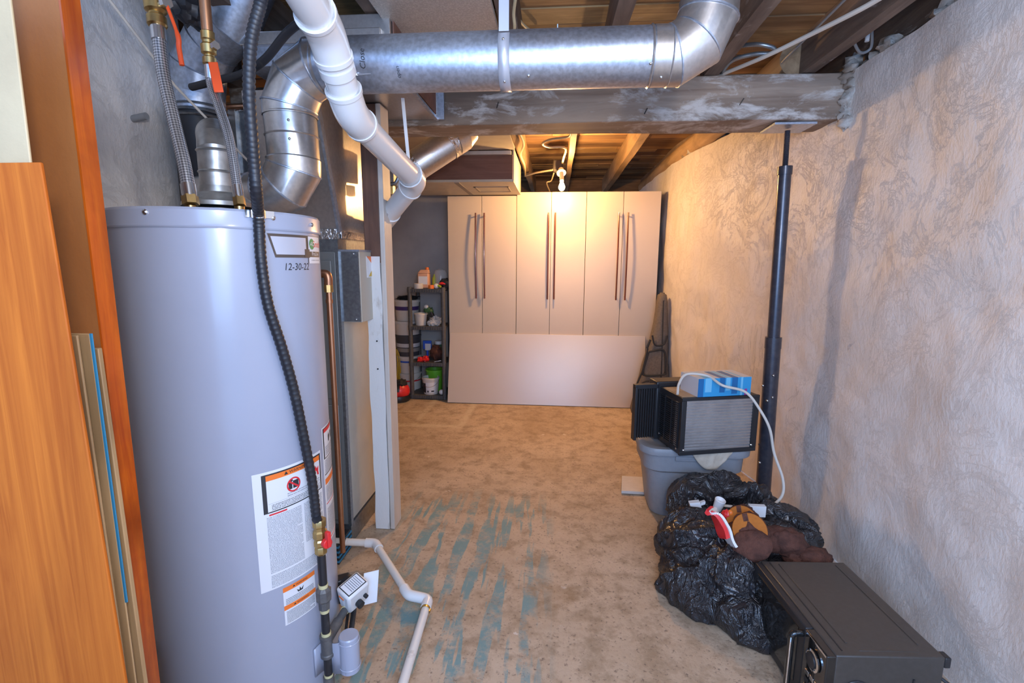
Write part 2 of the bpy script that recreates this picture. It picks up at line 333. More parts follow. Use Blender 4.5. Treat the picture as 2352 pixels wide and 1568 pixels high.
class MB:
    def __init__(s): s.v = []; s.f = []; s.uv = {}
    def add(s, vs, fs):
        n = len(s.v); s.v += [V(p) for p in vs]; s.f += [tuple(i+n for i in f) for f in fs]; return s
    def box(s, lo, hi):
        x0, y0, z0 = lo; x1, y1, z1 = hi
        return s.hexa([(x0, y0, z0), (x1, y0, z0), (x1, y1, z0), (x0, y1, z0)], [(x0, y0, z1), (x1, y0, z1), (x1, y1, z1), (x0, y1, z1)])
    def hexa(s, b, t):
        return s.add(list(b)+list(t), [(3, 2, 1, 0), (4, 5, 6, 7), (0, 1, 5, 4), (1, 2, 6, 5), (2, 3, 7, 6), (3, 0, 4, 7)])
    def obox(s, c, ax, ay, az):                  # oriented box, half-axis vectors
        c, ax, ay, az = V(c), V(ax), V(ay), V(az)
        b = [c-ax-ay-az, c+ax-ay-az, c+ax+ay-az, c-ax+ay-az]; t = [p+2*az for p in b]
        return s.hexa(b, t)
    def beamx(s, a, b, w, h, upv=(0, 0, 1)):     # bar from a to b
        a, b = V(a), V(b); d = (b-a).normalized(); sx = d.cross(V(upv)).normalized(); uz = sx.cross(d)
        return s.obox((a+b)/2, (b-a)/2, sx*w/2, uz*h/2)
    def tube(s, pts, r, n=16, cap=True, uvs=None):
        pts = [V(p) for p in pts]; k = len(pts)
        rs = list(r) if hasattr(r, '__len__') else [r]*k
        base = len(s.v); nrm = None; L = 0
        for i, p in enumerate(pts):
            t0 = (pts[i]-pts[i-1]).normalized() if i else (pts[1]-pts[0]).normalized()
            t1 = (pts[i+1]-pts[i]).normalized() if i < k-1 else t0
            t = (t0+t1)
            t = t.normalized() if t.length > 1e-6 else t1
            if nrm is None:
                nrm = t.orthogonal().normalized()
            nrm = (nrm-t*nrm.dot(t)).normalized(); bn = t.cross(nrm)
            bend = t0-t1; sc_ = 1.0; bd = None
            if bend.length > 1e-4:
                bd = (bend-t*bend.dot(t)).normalized(); c = max(.5, t.dot(t1)); sc_ = 1/c
            for j in range(n):
                a = 2*PI*j/n; o = (nrm*math.cos(a)+bn*math.sin(a))*rs[i]
                if bd is not None: o = o+bd*(o.dot(bd)*(sc_-1))
                s.v.append(p+o)
            if i: L += (pts[i]-pts[i-1]).length
            if i < k-1:
                for j in range(n):
                    s.f.append((base+i*n+j, base+i*n+(j+1) % n, base+(i+1)*n+(j+1) % n, base+(i+1)*n+j))
                    if uvs:
                        nl = (pts[i+1]-pts[i]).length
                        s.uv[len(s.f)-1] = [(j*uvs[0]/n, L*uvs[1]), ((j+1)*uvs[0]/n, L*uvs[1]), ((j+1)*uvs[0]/n, (L+nl)*uvs[1]), (j*uvs[0]/n, (L+nl)*uvs[1])]
        if cap:
            s.f.append(tuple(base+j for j in range(n))[::-1]); s.f.append(tuple(base+(k-1)*n+j for j in range(n)))
        return s
    def lathe(s, prof, o=(0, 0, 0), axis=(0, 0, 1), n=32, cap=True):
        o = V(o); ax = V(axis).normalized(); nr = ax.orthogonal().normalized() if abs(ax.z) < .999 else V((1, 0, 0)); bn = ax.cross(nr)
        base = len(s.v)
        for (r, z) in prof:
            for j in range(n):
                a = 2*PI*j/n; s.v.append(o+ax*z+(nr*math.cos(a)+bn*math.sin(a))*r)
        for i in range(len(prof)-1):
            for j in range(n):
                s.f.append((base+i*n+j, base+i*n+(j+1) % n, base+(i+1)*n+(j+1) % n, base+(i+1)*n+j))
        if cap:
            s.f.append(tuple(base+j for j in range(n))[::-1]); s.f.append(tuple(base+(len(prof)-1)*n+j for j in range(n)))
        return s
    def grid(s, fn, nu, nv):
        b = len(s.v)
        for i in range(nu+1):
            for j in range(nv+1): s.v.append(V(fn(i/nu, j/nv)))
        for i in range(nu):
            for j in range(nv):
                q = b+i*(nv+1)+j; s.f.append((q, q+nv+1, q+nv+2, q+1))
        return s
    def ell(s, c, r, n=24, m=14, R=None, nz=0, nf=3, seed=0):
        c = V(c)
        def fn(u, v):
            a, b = 2*PI*u, PI*(v-.5)
            d = V((math.cos(a)*math.cos(b), math.sin(a)*math.cos(b), math.sin(b)))
            k = 1+nz*noise.noise(d*nf+V((seed, 0, 0))) if nz else 1
            p = V((d.x*r[0], d.y*r[1], d.z*r[2]))*k
            return c+(R@p if R else p)
        return s.grid(fn, n, m)
    def extr(s, poly, dv):                       # polygon (3D points) extruded by vector
        n = len(poly); poly = [V(p) for p in poly]; dv = V(dv)
        return s.add(poly+[p+dv for p in poly], [tuple(range(n))[::-1], tuple(range(n, 2*n))]+[(i, (i+1) % n, (i+1) % n+n, i+n) for i in range(n)])
    def build(s, name, m, parent=None, smooth=35, bevel=0, weld=False, solid=0):
        me = bpy.data.meshes.new(name)
        off = wloc(parent) if parent else V((0, 0, 0))
        me.from_pydata([p-off for p in s.v], [], s.f)
        if s.uv:
            ul = me.uv_layers.new(name='UVMap')
            for fi, uvv in s.uv.items():
                pl = me.polygons[fi]
                for li, q in zip(pl.loop_indices, uvv): ul.data[li].uv = q
        bm = bmesh.new(); bm.from_mesh(me)
        if weld: bmesh.ops.remove_doubles(bm, verts=bm.verts, dist=1e-5)
        bmesh.ops.recalc_face_normals(bm, faces=bm.faces); bm.to_mesh(me); bm.free()
        if smooth:
            me.polygons.foreach_set('use_smooth', [True]*len(me.polygons)); me.set_sharp_from_angle(angle=math.radians(smooth))
        me.materials.append(M[m] if isinstance(m, str) else m)
        o = bpy.data.objects.new(name, me); C.objects.link(o)
        if parent: o.parent = parent
        if bevel:
            b = o.modifiers.new('bevel', 'BEVEL'); b.width = bevel; b.segments = 2; b.limit_method = 'ANGLE'; b.angle_limit = math.radians(40)
            b.harden_normals = False
        if solid:
            b = o.modifiers.new('solid', 'SOLIDIFY'); b.thickness = solid; b.offset = 0
        return o
def wloc(o):
    p = V((0, 0, 0))
    while o: p += o.location; o = o.parent
    return p
def tag(o, label=None, cat=None, group=None, kind=None):
    if label: o['label'] = label
    if cat: o['category'] = cat
    if group: o['group'] = group
    if kind: o['kind'] = kind
    return o
def thing(name, label, cat, loc=(0, 0, 0), group=None):
    o = bpy.data.objects.new(name, None); C.objects.link(o); o.location = loc; o.empty_display_size = .05
    return tag(o, label, cat, group)
def struct(o): o['kind'] = 'structure'; return o
def copy_tree(o, parent=None):
    c = o.copy(); C.objects.link(c)
    if parent: c.parent = parent
    for ch in list(o.children): copy_tree(ch, c)
    return c
def text_geo(txt, size, shear=0.0):
    cu = bpy.data.curves.new('t', 'FONT'); cu.body = txt; cu.size = size; cu.shear = shear; cu.resolution_u = 3
    cu.align_x = 'CENTER'; cu.align_y = 'CENTER'
    ob = bpy.data.objects.new('t', cu); C.objects.link(ob)
    dg = bpy.context.evaluated_depsgraph_get(); me = bpy.data.meshes.new_from_object(ob.evaluated_get(dg))
    vs = [(v.co.x, v.co.y) for v in me.vertices]; fs = [tuple(p.vertices) for p in me.polygons]
    bpy.data.objects.remove(ob); bpy.data.curves.remove(cu); bpy.data.meshes.remove(me)
    return vs, fs
def text_on(txt, size, fn, shear=0.0):
    vs, fs = text_geo(txt, size, shear); mb = MB(); mb.add([fn(x, y) for x, y in vs], fs); return mb
def screw(mb, p, n, r=.005):
    p = V(p); n = V(n).normalized(); mb.lathe([(r, 0), (r, r*.4), (r*.6, r*.8), (r*.15, r)], p, n, 10)

# ================================================================== STRUCTURE
def floor_fn(u, v):
    x = -2.6+4.6*u; y = -1.2+8.4*v
    return (x, y, .004*noise.noise(V((x*1.5, y*1.5, 0)))-.004)
struct(MB().grid(floor_fn, 46, 84).build('floor', 'floor'))

def wall_x(y):
    if y < 2.6: return 1.385-.01*y
    t = min(1, (y-2.6)/2.4); return 1.359-.33*t*t*(3-2*t)*.55-.33*t*.45
def wr(u, v):
    y = -1.0+8.0*u; z = 2.29*v
    d = .035*noise.noise(V((y*1.1, z*1.1, 3)))+.016*noise.noise(V((y*3.3+z, z*3.3-y, 9)))+.006*noise.noise(V((y*9, z*9, 5)))
    if 2.95 < y < 3.1: d += .0
    return (wall_x(y)+d, y, z)
wrm = MB().grid(wr, 320, 92)
# wall top ledge running back from the face
def wtop(u, v):
    y = -1.0+8.0*u; a = V(wr(u, 1.0)); e = .30*v
    return (a.x+e, y, 2.29+(.02*noise.noise(V((y*4, e*9, 1))) if v > 0 else 0)+.02*v)
wrm.grid(wtop, 320, 6)
wall_right = struct(wrm.build('wall_right', 'wall', smooth=60))
for k in range(46):                              # lumps of stone and mortar along the top of the wall
    y = .9+k*.085+random.uniform(-.02, .02)
    if 2.6 < y < 2.95 and k % 2: continue
    s_ = random.uniform(.6, 1.25)
    MB().ell((wall_x(y)+.075+random.uniform(-.03, .05), y, 2.315), (.06*s_, .065*s_, .032*s_), 14, 8, nz=.7, nf=2.2, seed=k*3.1).build('stone', 'stone', wall_right, smooth=60)

def wl(u, v):
    y = -1.0+3.12*u; z = 2.6*v
    d = .035*noise.noise(V((y*1.3, z*1.3, 13)))+.014*noise.noise(V((y*3.6+z, z*3.6, 19)))+.006*noise.noise(V((y*9, z*9, 15)))
    return (-1.60-d, y, z)
wlm = MB().grid(wl, 130, 100)
def wl2(u, v):
    a = V(wl(1.0, v)); return (a.x-.9*u, a.y+.02*u, a.z)
wlm.grid(wl2, 10, 100)
wall_left = struct(wlm.build('wall_left', 'wall_l', smooth=60))
bk = MB().box((-2.58, 5.34, 0), (-1.09, 5.44, 2.47)); bk.box((-2.58, 5.325, 0), (-1.09, 5.34, 1.30))
wall_back = struct(bk.build('wall_back', 'wallback'))
struct(MB().box((-2.58, 6.97, 0), (1.9, 7.05, 2.52)).build('wall_rear', 'board3'))
struct(MB().box((-2.66, 1.9, 0), (-2.58, 5.4, 2.5)).build('wall_side', 'wallback'))

# ceiling: a deck of individual boards plus joists
ceiling = thing('ceiling', None, None); ceiling['kind'] = 'structure'
y = .15; k = 0
while y < 7.0:
    wdt = random.choice((.128, .135, .14, .15))
    x = -2.65
    while x < 1.95:
        ln = random.uniform(1.1, 2.3); x2 = min(1.95, x+ln)
        z = 2.482+random.uniform(-.003, .003)
        MB().box((x+.002, y+.003, z), (x2-.002, y+wdt-.003, z+.022)).build('board', random.choice(('board', 'board', 'board2', 'board3')), ceiling, smooth=0)
        x = x2
    y += wdt
def joist(x0, x1, y0, y1, z0=2.30, z1=2.482, m='joist', wob=.006, seed=0):
    def P(x, y, z): return (x+wob*noise.noise(V((y*2.1, z*5, seed))), y, z+wob*noise.noise(V((y*1.7, x*5, seed+4))))
    mb = MB(); n = 30
    for i in range(n+1):
        y = y0+(y1-y0)*i/n
        mb.v += [V(P(x0, y, z0)), V(P(x1, y, z0)), V(P(x1, y, z1)), V(P(x0, y, z1))]
    for i in range(n):
        a = i*4
        for j in range(4): mb.f.append((a+j, a+(j+1) % 4, a+4+(j+1) % 4, a+4+j))
    mb.f += [(0, 1, 2, 3), (n*4+3, n*4+2, n*4+1, n*4)]
    return mb.build('joist', m, ceiling, smooth=30)
for q in ((-.235, -.175, .2, 2.72, 'joist2'), (.20, .262, .2, 2.74, 'joist2'), (.70, .765, .2, 2.74, 'joist2'), (1.16, 1.22, .2, 2.74, 'joist2'),
          (-.72, -.66, .2, 2.7, 'joist2'), (-1.25, -1.18, .2, 2.7, 'joist2'), (-1.75, -1.69, .2, 2.7, 'joist2'),
          (-.345, -.295, 2.66, 6.95, 'joist'), (.09, .135, 2.66, 6.95, 'joist'), (.588, .648, 2.66, 6.95, 'joist'), (-.85, -.79, 2.66, 6.95, 'joist'), (-1.4, -1.34, 2.66, 6.95, 'joist')):
    joist(q[0], q[1], q[2], q[3], m=q[4], seed=q[0]*9)
# rough round log joist by the right wall and the sill timber above the wall
MB().tube([(1.14+.012*noise.noise(V((y_*1.3, 0, 0))), y_, 2.375+.01*noise.noise(V((0, y_, 0)))) for y_ in [2.7+.2*i for i in range(22)]], [.082+.008*noise.noise(V((i*.7, 3, 0))) for i in range(22)], 14).build('joist', 'joist', ceiling)
def sill(u, v):
    y = .2+6.7*u; a = 2*PI*v
    cx, cz = wall_x(y)+.15, 2.405; q = (math.cos(a), math.sin(a))
    sx = math.copysign(min(1, abs(q[0])*1.35), q[0])*.09; sz = math.copysign(min(1, abs(q[1])*1.35), q[1])*.075
    k = 1+.12*noise.noise(V((y*2.5, q[0]*2, q[1]*2)))
    return (cx+sx*k, y, cz+sz*k)
MB().grid(sill, 70, 24).build('trim_1', 'joist2', None, smooth=50)['kind'] = 'structure'

# main cross beam
def beam_fn():
    mb = MB(); n = 60; prof = [(2.67, 2.095), (2.90, 2.09), (2.90, 2.30), (2.66, 2.30)]
    for i in range(n+1):
        x = -1.75+3.16*i/n
        for (yy, zz) in prof: mb.v.append(V((x, yy+.008*noise.noise(V((x*2.2, zz*4, 0))), zz+.007*noise.noise(V((x*1.9, yy*6, 7))))))
    for i in range(n):
        for j in range(4): mb.f.append((i*4+j, i*4+(j+1) % 4, i*4+4+(j+1) % 4, i*4+4+j))
    mb.f += [(3, 2, 1, 0), (n*4, n*4+1, n*4+2, n*4+3)]; return mb
beam = tag(beam_fn().build('support_beam', 'beam', None, smooth=30, bevel=.006), 'thick weathered timber beam with flaking pale paint crossing under the ceiling', 'beam')
for px, py in ((1480, 262), (1700, 240), (1140, 248)):
    p = at(px, py, Y=2.66); nb = MB(); nb.tube([p+V((0, .01, 0)), p+V((.012, -.012, .025))], .0025, 6); nb.build('nail', 'iron', beam)
# mortar pocket round the beam end
for k in range(9):
    a = random.uniform(0, 1)
    MB().ell((1.375+random.uniform(-.02, .02), 2.64+random.uniform(-.02, .03), 2.06+.28*k/8), (.035, .04, .03), 12, 8, nz=.7, nf=2.5, seed=k).build('stone', 'stone', wall_right, smooth=60)

# ================================================================== STEEL JACK POST
b0 = at(1750, 1165, Z=0); b0.z = 0
t0 = V((1.166, 2.785, 2.09)); ax = (t0-b0)
jp = thing('steel_jack_post', 'dark telescopic steel jack post standing under the timber beam by the right wall', 'post', b0)
def pp(t): return b0+ax*t
MB().tube([pp(.012), pp(.47)], .040, 28).build('outer_tube', 'post_steel', jp)
MB().tube([pp(.455), pp(.90)], .032, 28).build('inner_tube', 'post_steel', jp)
MB().tube([pp(.448), pp(.478)], .042, 28).build('collar', 'post_steel', jp)
MB().tube([pp(.885), pp(.905)], .036, 28).build('collar', 'post_steel', jp)
th = MB(); zz = .90
pts = []; rr = []
while zz < .99:
    pts += [pp(zz), pp(zz+.001)]; rr += [.0125, .0145]; zz += .0022
th.tube(pts, rr, 14).build('threaded_rod', 'post_steel', jp)
MB().box((t0.x-.10, t0.y-.09, 2.076), (t0.x+.10, t0.y+.09, 2.086)).build('top_plate', 'galv', jp)
MB().box((b0.x-.065, b0.y-.075, 0.0), (b0.x+.075, b0.y+.075, .012)).build('base_plate', 'post_steel', jp)
for px, py in ((1752, 885), (1774, 912), (1776, 862), (1762, 920), (1745, 1062)):
    p = at(px, py, Y=2.75); bb = MB(); n = V((px-1765, -28, 0)).normalized()
    bb.ell(p, (.007, .007, .007), 12, 8); bb.build('bolt_head', 'steel', jp)
for px, py in ((1749, 952), (1768, 990), (1744, 1020)):
    p = at(px, py, Y=2.757); MB().lathe([(.006, -.004), (.006, .002)], p, (0, -1, 0), 12).build('bolt_hole', 'blackpl', jp)

# ================================================================== WOOD POST
pl = thing('timber_post', 'square timber post, dark brown above and chipped white paint below, beside the furnace', 'post', (-.86, 2.41, 0))
MB().box((-.925, 2.36, 1.39), (-.846, 2.46, 2.115)).build('upper_shaft', 'post_brown', pl, bevel=.004)
def pw(u, v):
    a = int(v*4+.001) % 4; cs = [(-.924, 2.358), (-.848, 2.358), (-.848, 2.462), (-.924, 2.462)]
    x, y = cs[a]; return (x+.006*noise.noise(V((x*30, u*9, 0))), y+.004*noise.noise(V((u*7, y*20, 3))), 1.42*u+(.02*noise.noise(V((a*5., 0, 0))) if u > .99 else 0))
MB().grid(pw, 40, 4).build('painted_shaft', 'post_white', pl, smooth=30, weld=True)
MB().box((-.846, 2.357, 0), (-.822, 2.47, 2.115)).build('side_board', 'plaster_pale', pl, bevel=.004)
hb = MB()
for px, py in ((866, 783), (868, 847)):
    p = at(px, py, Y=2.355); hb.lathe([(.004, 0), (.004, .003)], p, (0, -1, 0), 10)
hb.build('screw_head', 'iron', pl)

# ================================================================== FURNACE
FX, FY = -.99, 2.20
fu = thing('furnace', 'tall sheet metal furnace standing behind the water heater', 'furnace', (-1.2, 2.4, 0))
MB().box((-1.50, FY+.006, .10), (FX-.012, 2.74, 1.44)).build('cabinet', 'dkgrey_face', fu, bevel=.006)
MB().box((FX-.011, FY+.03, .12), (FX, 2.72, 1.43)).build('side_panel', 'sheen', fu, bevel=.002)
cr = MB(); cr.box((FX-.01, FY-.002, .10), (FX+.004, FY+.024, 1.44)); cr.build('corner_trim', 'galv_dk', fu)
MB().box((-1.49, FY+.01, 0), (FX-.004, 2.74, .10)).build('base', 'galv_dk', fu)
MB().box((-1.46, FY-.006, .75), (FX-.03, FY+.005, 1.40)).build('door_panel', 'dkgrey_face', fu, bevel=.004)
MB().box((-1.46, FY-.006, .13), (FX-.03, FY+.005, .72)).build('door_panel', 'dkgrey_face', fu, bevel=.004)
MB().box((-1.44, FY+.02, 1.44), (FX-.005, 2.66, 1.52)).build('collar', 'galv_dk', fu)
def plen(u, v):
    return (0, 0, 0)
MB().hexa([(-1.38, FY+.03, 1.52), (FX, FY+.03, 1.52), (FX, 2.62, 1.52), (-1.38, 2.62, 1.52)], [(-1.30, 2.06, 2.085), (FX+.0, 2.06, 2.085), (FX, 2.62, 2.085), (-1.30, 2.62, 2.085)]).build('supply_plenum', 'galv_sh', fu)
e = MB(); e.beamx((FX+.003, FY+.03, 1.53), (FX+.003, 2.06, 2.08), .012, .03); e.build('seam', 'galv', fu)
e = MB(); e.box((FX-.001, FY+.05, 1.50), (FX+.003, 2.60, 1.535)); e.box((-1.3, FY+.014, 1.495), (FX, FY+.02, 1.54)); e.build('foil_tape', 'foil', fu)
# control box on the side
cbx = thing('control_box', 'beige and grey metal control box with orange sticker fixed to the furnace side', 'box', (FX+.05, 2.28, 1.11))
MB().box((FX+.002, FY+.02, 1.115), (FX+.095, FY+.235, 1.445)).build('case', 'beige_box', cbx, bevel=.004)
MB().box((FX+.004, FY+.012, 1.12), (FX+.092, FY+.020, 1.44)).build('grey_face', 'galv_dk', cbx)
MB().box((FX+.0, FY+.01, 1.440), (FX+.098, FY+.24, 1.449)).build('lid', 'galv', cbx)
MB().box((FX+.095, FY+.10, 1.32), (FX+.0965, FY+.19, 1.42)).build('sticker', 'paper', cbx)
MB().extr([(FX+.0967, FY+.10, 1.42), (FX+.0967, FY+.19, 1.42), (FX+.0967, FY+.185, 1.375)], (.0006, 0, 0)).build('sticker_print', 'orange_ink', cbx, smooth=0)
MB().extr([(FX+.0967, FY+.12, 1.325), (FX+.0967, FY+.19, 1.325), (FX+.0967, FY+.187, 1.372)], (.0006, 0, 0)).build('sticker_print', 'yellow', cbx, smooth=0)
s1 = MB()
for z in (1.13, 1.43): screw(s1, (FX+.07, FY+.012, z), (0, -1, 0), .004)
s1.build('screw', 'steel', cbx)
# copper line with elbow in front of the furnace
cp = thing('copper_drain_line', 'vertical copper pipe with bronze elbow running down between water heater and furnace', 'pipe', at(762, 1000, Y=2.0)*1)
q = [at(754, 645, Y=1.98), at(744, 900, Y=1.98), at(765, 1200, Y=1.98)]
xq = q[0].x
MB().tube([(xq, 1.98, 1.30), (xq, 1.98, .10)], .0115, 16).build('pipe', 'copper', cp)
MB().tube(catmull([(xq-.05, 1.98, 1.345), (xq-.01, 1.98, 1.345), (xq, 1.98, 1.33), (xq, 1.98, 1.30)], 5), .017, 16).build('elbow', 'copper', cp)
MB().tube([(xq, 1.98, 1.30), (xq, 1.98, 1.27)], .019, 8).build('nut', 'brass', cp)
MB().tube([(xq, 1.98, 1.24), (xq, 1.98, 1.225)], .0145, 16).build('coupling', 'copper', cp)
# blue filter frame lying at the furnace foot
ff = thing('filter_pack', 'blue striped filter pack on the floor at the furnace foot', 'filter', (-1.03, 2.07, 0))
MB().box((-1.13, 2.03, 0), (-.98, 2.17, .10)).build('core', 'blackpl', ff, bevel=.003)
for k in range(4):
    MB().box((-1.134, 2.026, .012+.024*k), (-.976, 2.174, .020+.024*k)).build('blue_rib', 'bluep', ff)

# further sheet metal: return plenum, dark void box
rp = fu
a = at(533, 240, Y=2.12); b = at(715, 440, Y=2.12)
MB().box((a.x, 2.12, b.z-.25), (FX-.32, 2.5, a.z)).build('return_plenum', 'galv_dk', rp, bevel=.003)
MB().box((a.x-.012, 2.105, b.z-.25), (a.x+.018, 2.13, a.z-.0)).build('corner_trim', 'galv_sh', rp)
MB().box((a.x, 2.108, a.z-.03), (FX-.32, 2.119, a.z-.005)).build('foil_tape', 'foil', rp)
ap = at(640, 232, Y=2.10); MB().tube([(a.x, 2.09, a.z-.017), (a.x+.35, 2.09, a.z-.017)], .011, 12).build('copper_pipe', 'copper', rp)
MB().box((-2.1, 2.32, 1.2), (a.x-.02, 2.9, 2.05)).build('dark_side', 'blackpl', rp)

# ================================================================== WATER HEATER
HC = V((-.975, 1.393, 0)); HR = .266; HT = 1.525
wh = thing('water_heater', 'tall grey cylindrical gas water heater with warning labels at left', 'water heater', HC)
def ell_prof(r, z0, z1): return [(r, z0), (r, z1)]
MB().lathe([(HR-.004, .03), (HR, .032), (HR, HT-.046)], HC, n=96).build('tank_jacket', 'lav', wh)
MB().lathe([(HR+.004, HT-.048), (HR+.006, HT-.044), (HR+.0045, HT-.038), (HR+.0045, HT-.006), (HR, HT), (.02, HT+.004)], HC, n=96).build('top_cap', 'lav', wh)
MB().lathe([(HR-.02, 0), (HR-.02, .03)], HC, n=48).build('base_ring', 'blackpl', wh)
def hth(px, py, off=0.0):                         # angle and height on the jacket seen at a pixel
    d = fw*FPX+rt*(px-1176)-up*(py-784); R = HR+off
    ox, oy = -HC.x, -HC.y
    A = d.x**2+d.y**2; B = 2*(ox*d.x+oy*d.y); Q = ox*ox+oy*oy-R*R; D = B*B-4*A*Q
    t = (-B-math.sqrt(max(0, D)))/(2*A); p = CO+d*t
    return math.atan2(p.y-HC.y, p.x-HC.x), p.z
def hp(th, z, off=0.0): return V((HC.x+(HR+off)*math.cos(th), HC.y+(HR+off)*math.sin(th), z))
def hpx(px, py, off=0.0):
    t, z = hth(px, py, off); return hp(t, z, off)
sm = MB()
for px, py in ((337, 487), (624, 500)):
    t, z = hth(px, py); screw(sm, hp(t, z, .004), (math.cos(t), math.sin(t), 0), .007)
t, z = hth(712, 516); screw(sm, hp(t, z, .004), (math.cos(t), math.sin(t), 0), .006)
sm.build('screw', 'steel', wh)
def patch(th0, th1, z0, z1, off, n=16):
    mb = MB(); return mb.grid(lambda u, v: hp(th0+(th1-th0)*u, z0+(z1-z0)*v, off), n, 1)
def quadlab(c, name, m, par, off=.0008):         # four pixel corners TL TR BR BL -> curved label
    (t0, z0), (t1, z1), (t2, z2), (t3, z3) = [hth(*p) for p in c]
    ta, tb = (t0+t3)/2, (t1+t2)/2; za, zb = (z0+z1)/2, (z2+z3)/2
    patch(ta, tb, zb, za, off).build(name, m, par); return ta, tb, za, zb
class Lab:
    def __init__(s, ta, tb, za, zb, par): s.ta, s.tb, s.za, s.zb, s.par = ta, tb, za, zb, par; s.n = 1
    def P(s, u, v, off): return hp(s.ta+(s.tb-s.ta)*u, s.za+(s.zb-s.za)*v, off)
    def rect(s, u0, u1, v0, v1, m, name='print', off=.0014):
        MB().grid(lambda a, b: s.P(u0+(u1-u0)*a, v0+(v1-v0)*b, off), 10, 1).build(name, m, s.par)
    def W(s): return abs(s.tb-s.ta)*HR
    def text(s, txt, u, v, size, m='ink', name='lettering', off=.0022, shear=0):
        w_, h_ = s.W(), s.za-s.zb
        mb = text_on(txt, size, lambda x, y: s.P(u+x/w_, v-y/h_, off), shear); mb.build(name, m, s.par, smooth=0)
    def lines(s, u0, u1, v0, v1, n, m='inkg', off=.0016):
        mb = MB(); rnd = random.Random(int(u0*100+v0*1000))
        for k in range(n):
            v = v0+(v1-v0)*(k+.5)/n; hv = (v1-v0)/n*.26; u = u0; end = u1-(rnd.random()*.25*(u1-u0) if k % 7 == 6 else 0)
            while u < end:
                l = (.008+rnd.random()*.035)*(.6/ max(.3, s.W()/.12)); ue = min(end, u+l)
                mb.add([s.P(u, v-hv, off), s.P(ue, v-hv, off), s.P(ue, v+hv, off), s.P(u, v+hv, off)], [(0, 1, 2, 3)]); u = ue+.006
        mb.build('fine_print', m, s.par, smooth=0)
# large label
lab = MB(); tA, zA = hth(577, 1092); tB, zB = hth(735, 1040); tC, zC = hth(605, 1362)
L1 = Lab(tA, tB, zA, zC, None)
o = patch(tA, tB, zC, zA, .0008, 24).build('warning_label', 'paper', wh); L1.par = o
L1.rect(.10, .985, .022, .345, 'ink', 'border', .0011); L1.rect(.15, .955, .078, .335, 'paper', 'white_field', .0014); L1.rect(.15, .955, .034, .078, 'orange_ink', 'orange_band', .0014)
L1.text('\u25B2 WARNING', .54, .056, .0125, 'ink')
# no-fuel-can pictogram
def ring(L, u, v, r, wd, m, off=.0020):
    w_, h_ = L.W(), L.za-L.zb; mb = MB()
    mb.grid(lambda a, b: L.P(u+(r-wd*b)*math.cos(2*PI*a)/w_, v+(r-wd*b)*math.sin(2*PI*a)/h_, off), 28, 1); mb.build('ring', m, L.par)
def poly(L, pts, m, name='print', off=.0018):
    MB().add([L.P(u, v, off) for u, v in pts], [tuple(range(len(pts)))]).build(name, m, L.par, smooth=0)
poly(L1, [(.42, .14), (.56, .14), (.56, .205), (.42, .205)], 'ink'); poly(L1, [(.44, .127), (.48, .127), (.48, .14), (.44, .14)], 'ink')
ring(L1, .49, .172, .0215, .0045, 'red_ink'); poly(L1, [(.41, .135), (.43, .128), (.575, .205), (.555, .213)], 'red_ink', off=.0022)
poly(L1, [(.68, .20), (.74, .165), (.73, .15), (.78, .155), (.79, .125), (.84, .145), (.87, .11), (.89, .14), (.93, .12), (.92, .17), (.93, .20)], 'red_ink')
L1.rect(.16, .955, .268, .2695, 'inkg', 'rule', .0017)
L1.lines(.40, .94, .225, .262, 2); L1.lines(.20, .94, .278, .330, 4, 'ink')
L1.rect(.16, .38, .355, .368, 'red_ink', 'heading')
L1.lines(.13, .58, .375, .86, 40); L1.lines(.62, .97, .375, .73, 28); L1.lines(.13, .97, .875, .985, 9)
L1.rect(.85, .98, .735, .755, 'ink', 'heading')
# small label below
c4 = [(652, 1347), (714, 1315), (719, 1398), (661, 1434)]
q4 = [hth(*p) for p in c4]; L2 = Lab((q4[0][0]+q4[3][0])/2-.02, (q4[1][0]+q4[2][0])/2+.05, q4[0][1]-.004, q4[3][1], None)
o = patch(L2.ta, L2.tb, L2.zb, L2.za, .0008).build('warning_label', 'paper', wh); L2.par = o
L2.rect(0, 1, 0, .12, 'orange_ink', 'orange_band', .0012); L2.rect(0, 1, .48, .60, 'orange_ink', 'orange_band', .0012)
L2.text('\u25B2 WARNING', .5, .06, .008); L2.text('\u25B2 WARNING', .5, .54, .008)
poly(L2, [(.42, .28), (.38, .20), (.46, .25), (.48, .17), (.52, .25), (.60, .18), (.56, .28)], 'ink')
L2.lines(.06, .94, .31, .47, 4); L2.lines(.06, .94, .64, .97, 9)
# right hand label
t1, z1 = hth(737, 985); t2, z2 = hth(756, 975); t4, z4 = hth(752, 1270)
L3 = Lab(t1+.005, t1+.62, z1, z4+.03, None)
o = patch(L3.ta, L3.tb, L3.zb, L3.za, .0007, 24).build('rating_label', 'paper', wh); L3.par = o
L3.rect(.04, .97, .012, .27, 'ink', 'border', .0011); L3.rect(.08, .94, .05, .262, 'paper', 'white_field', .0014); L3.rect(.08, .94, .018, .05, 'red_ink', 'red_band', .0014)
poly(L3, [(.30, .10), (.36, .08), (.40, .11), (.36, .15), (.30, .15)], 'ink'); poly(L3, [(.46, .085), (.56, .08), (.58, .14), (.48, .15)], 'ink')
L3.lines(.12, .9, .17, .25, 5); L3.rect(.04, .97, .40, .408, 'ink', 'rule', .0014); L3.lines(.06, .95, .28, .395, 9)
L3.rect(.04, .97, .44, .49, 'orange_ink', 'orange_band', .0014); L3.lines(.06, .95, .50, .64, 12); L3.rect(.04, .97, .655, .662, 'red_ink', 'rule', .0014)
L3.lines(.06, .95, .70, .95, 20); L3.rect(.04, .97, .97, .978, 'red_ink', 'rule', .0014)
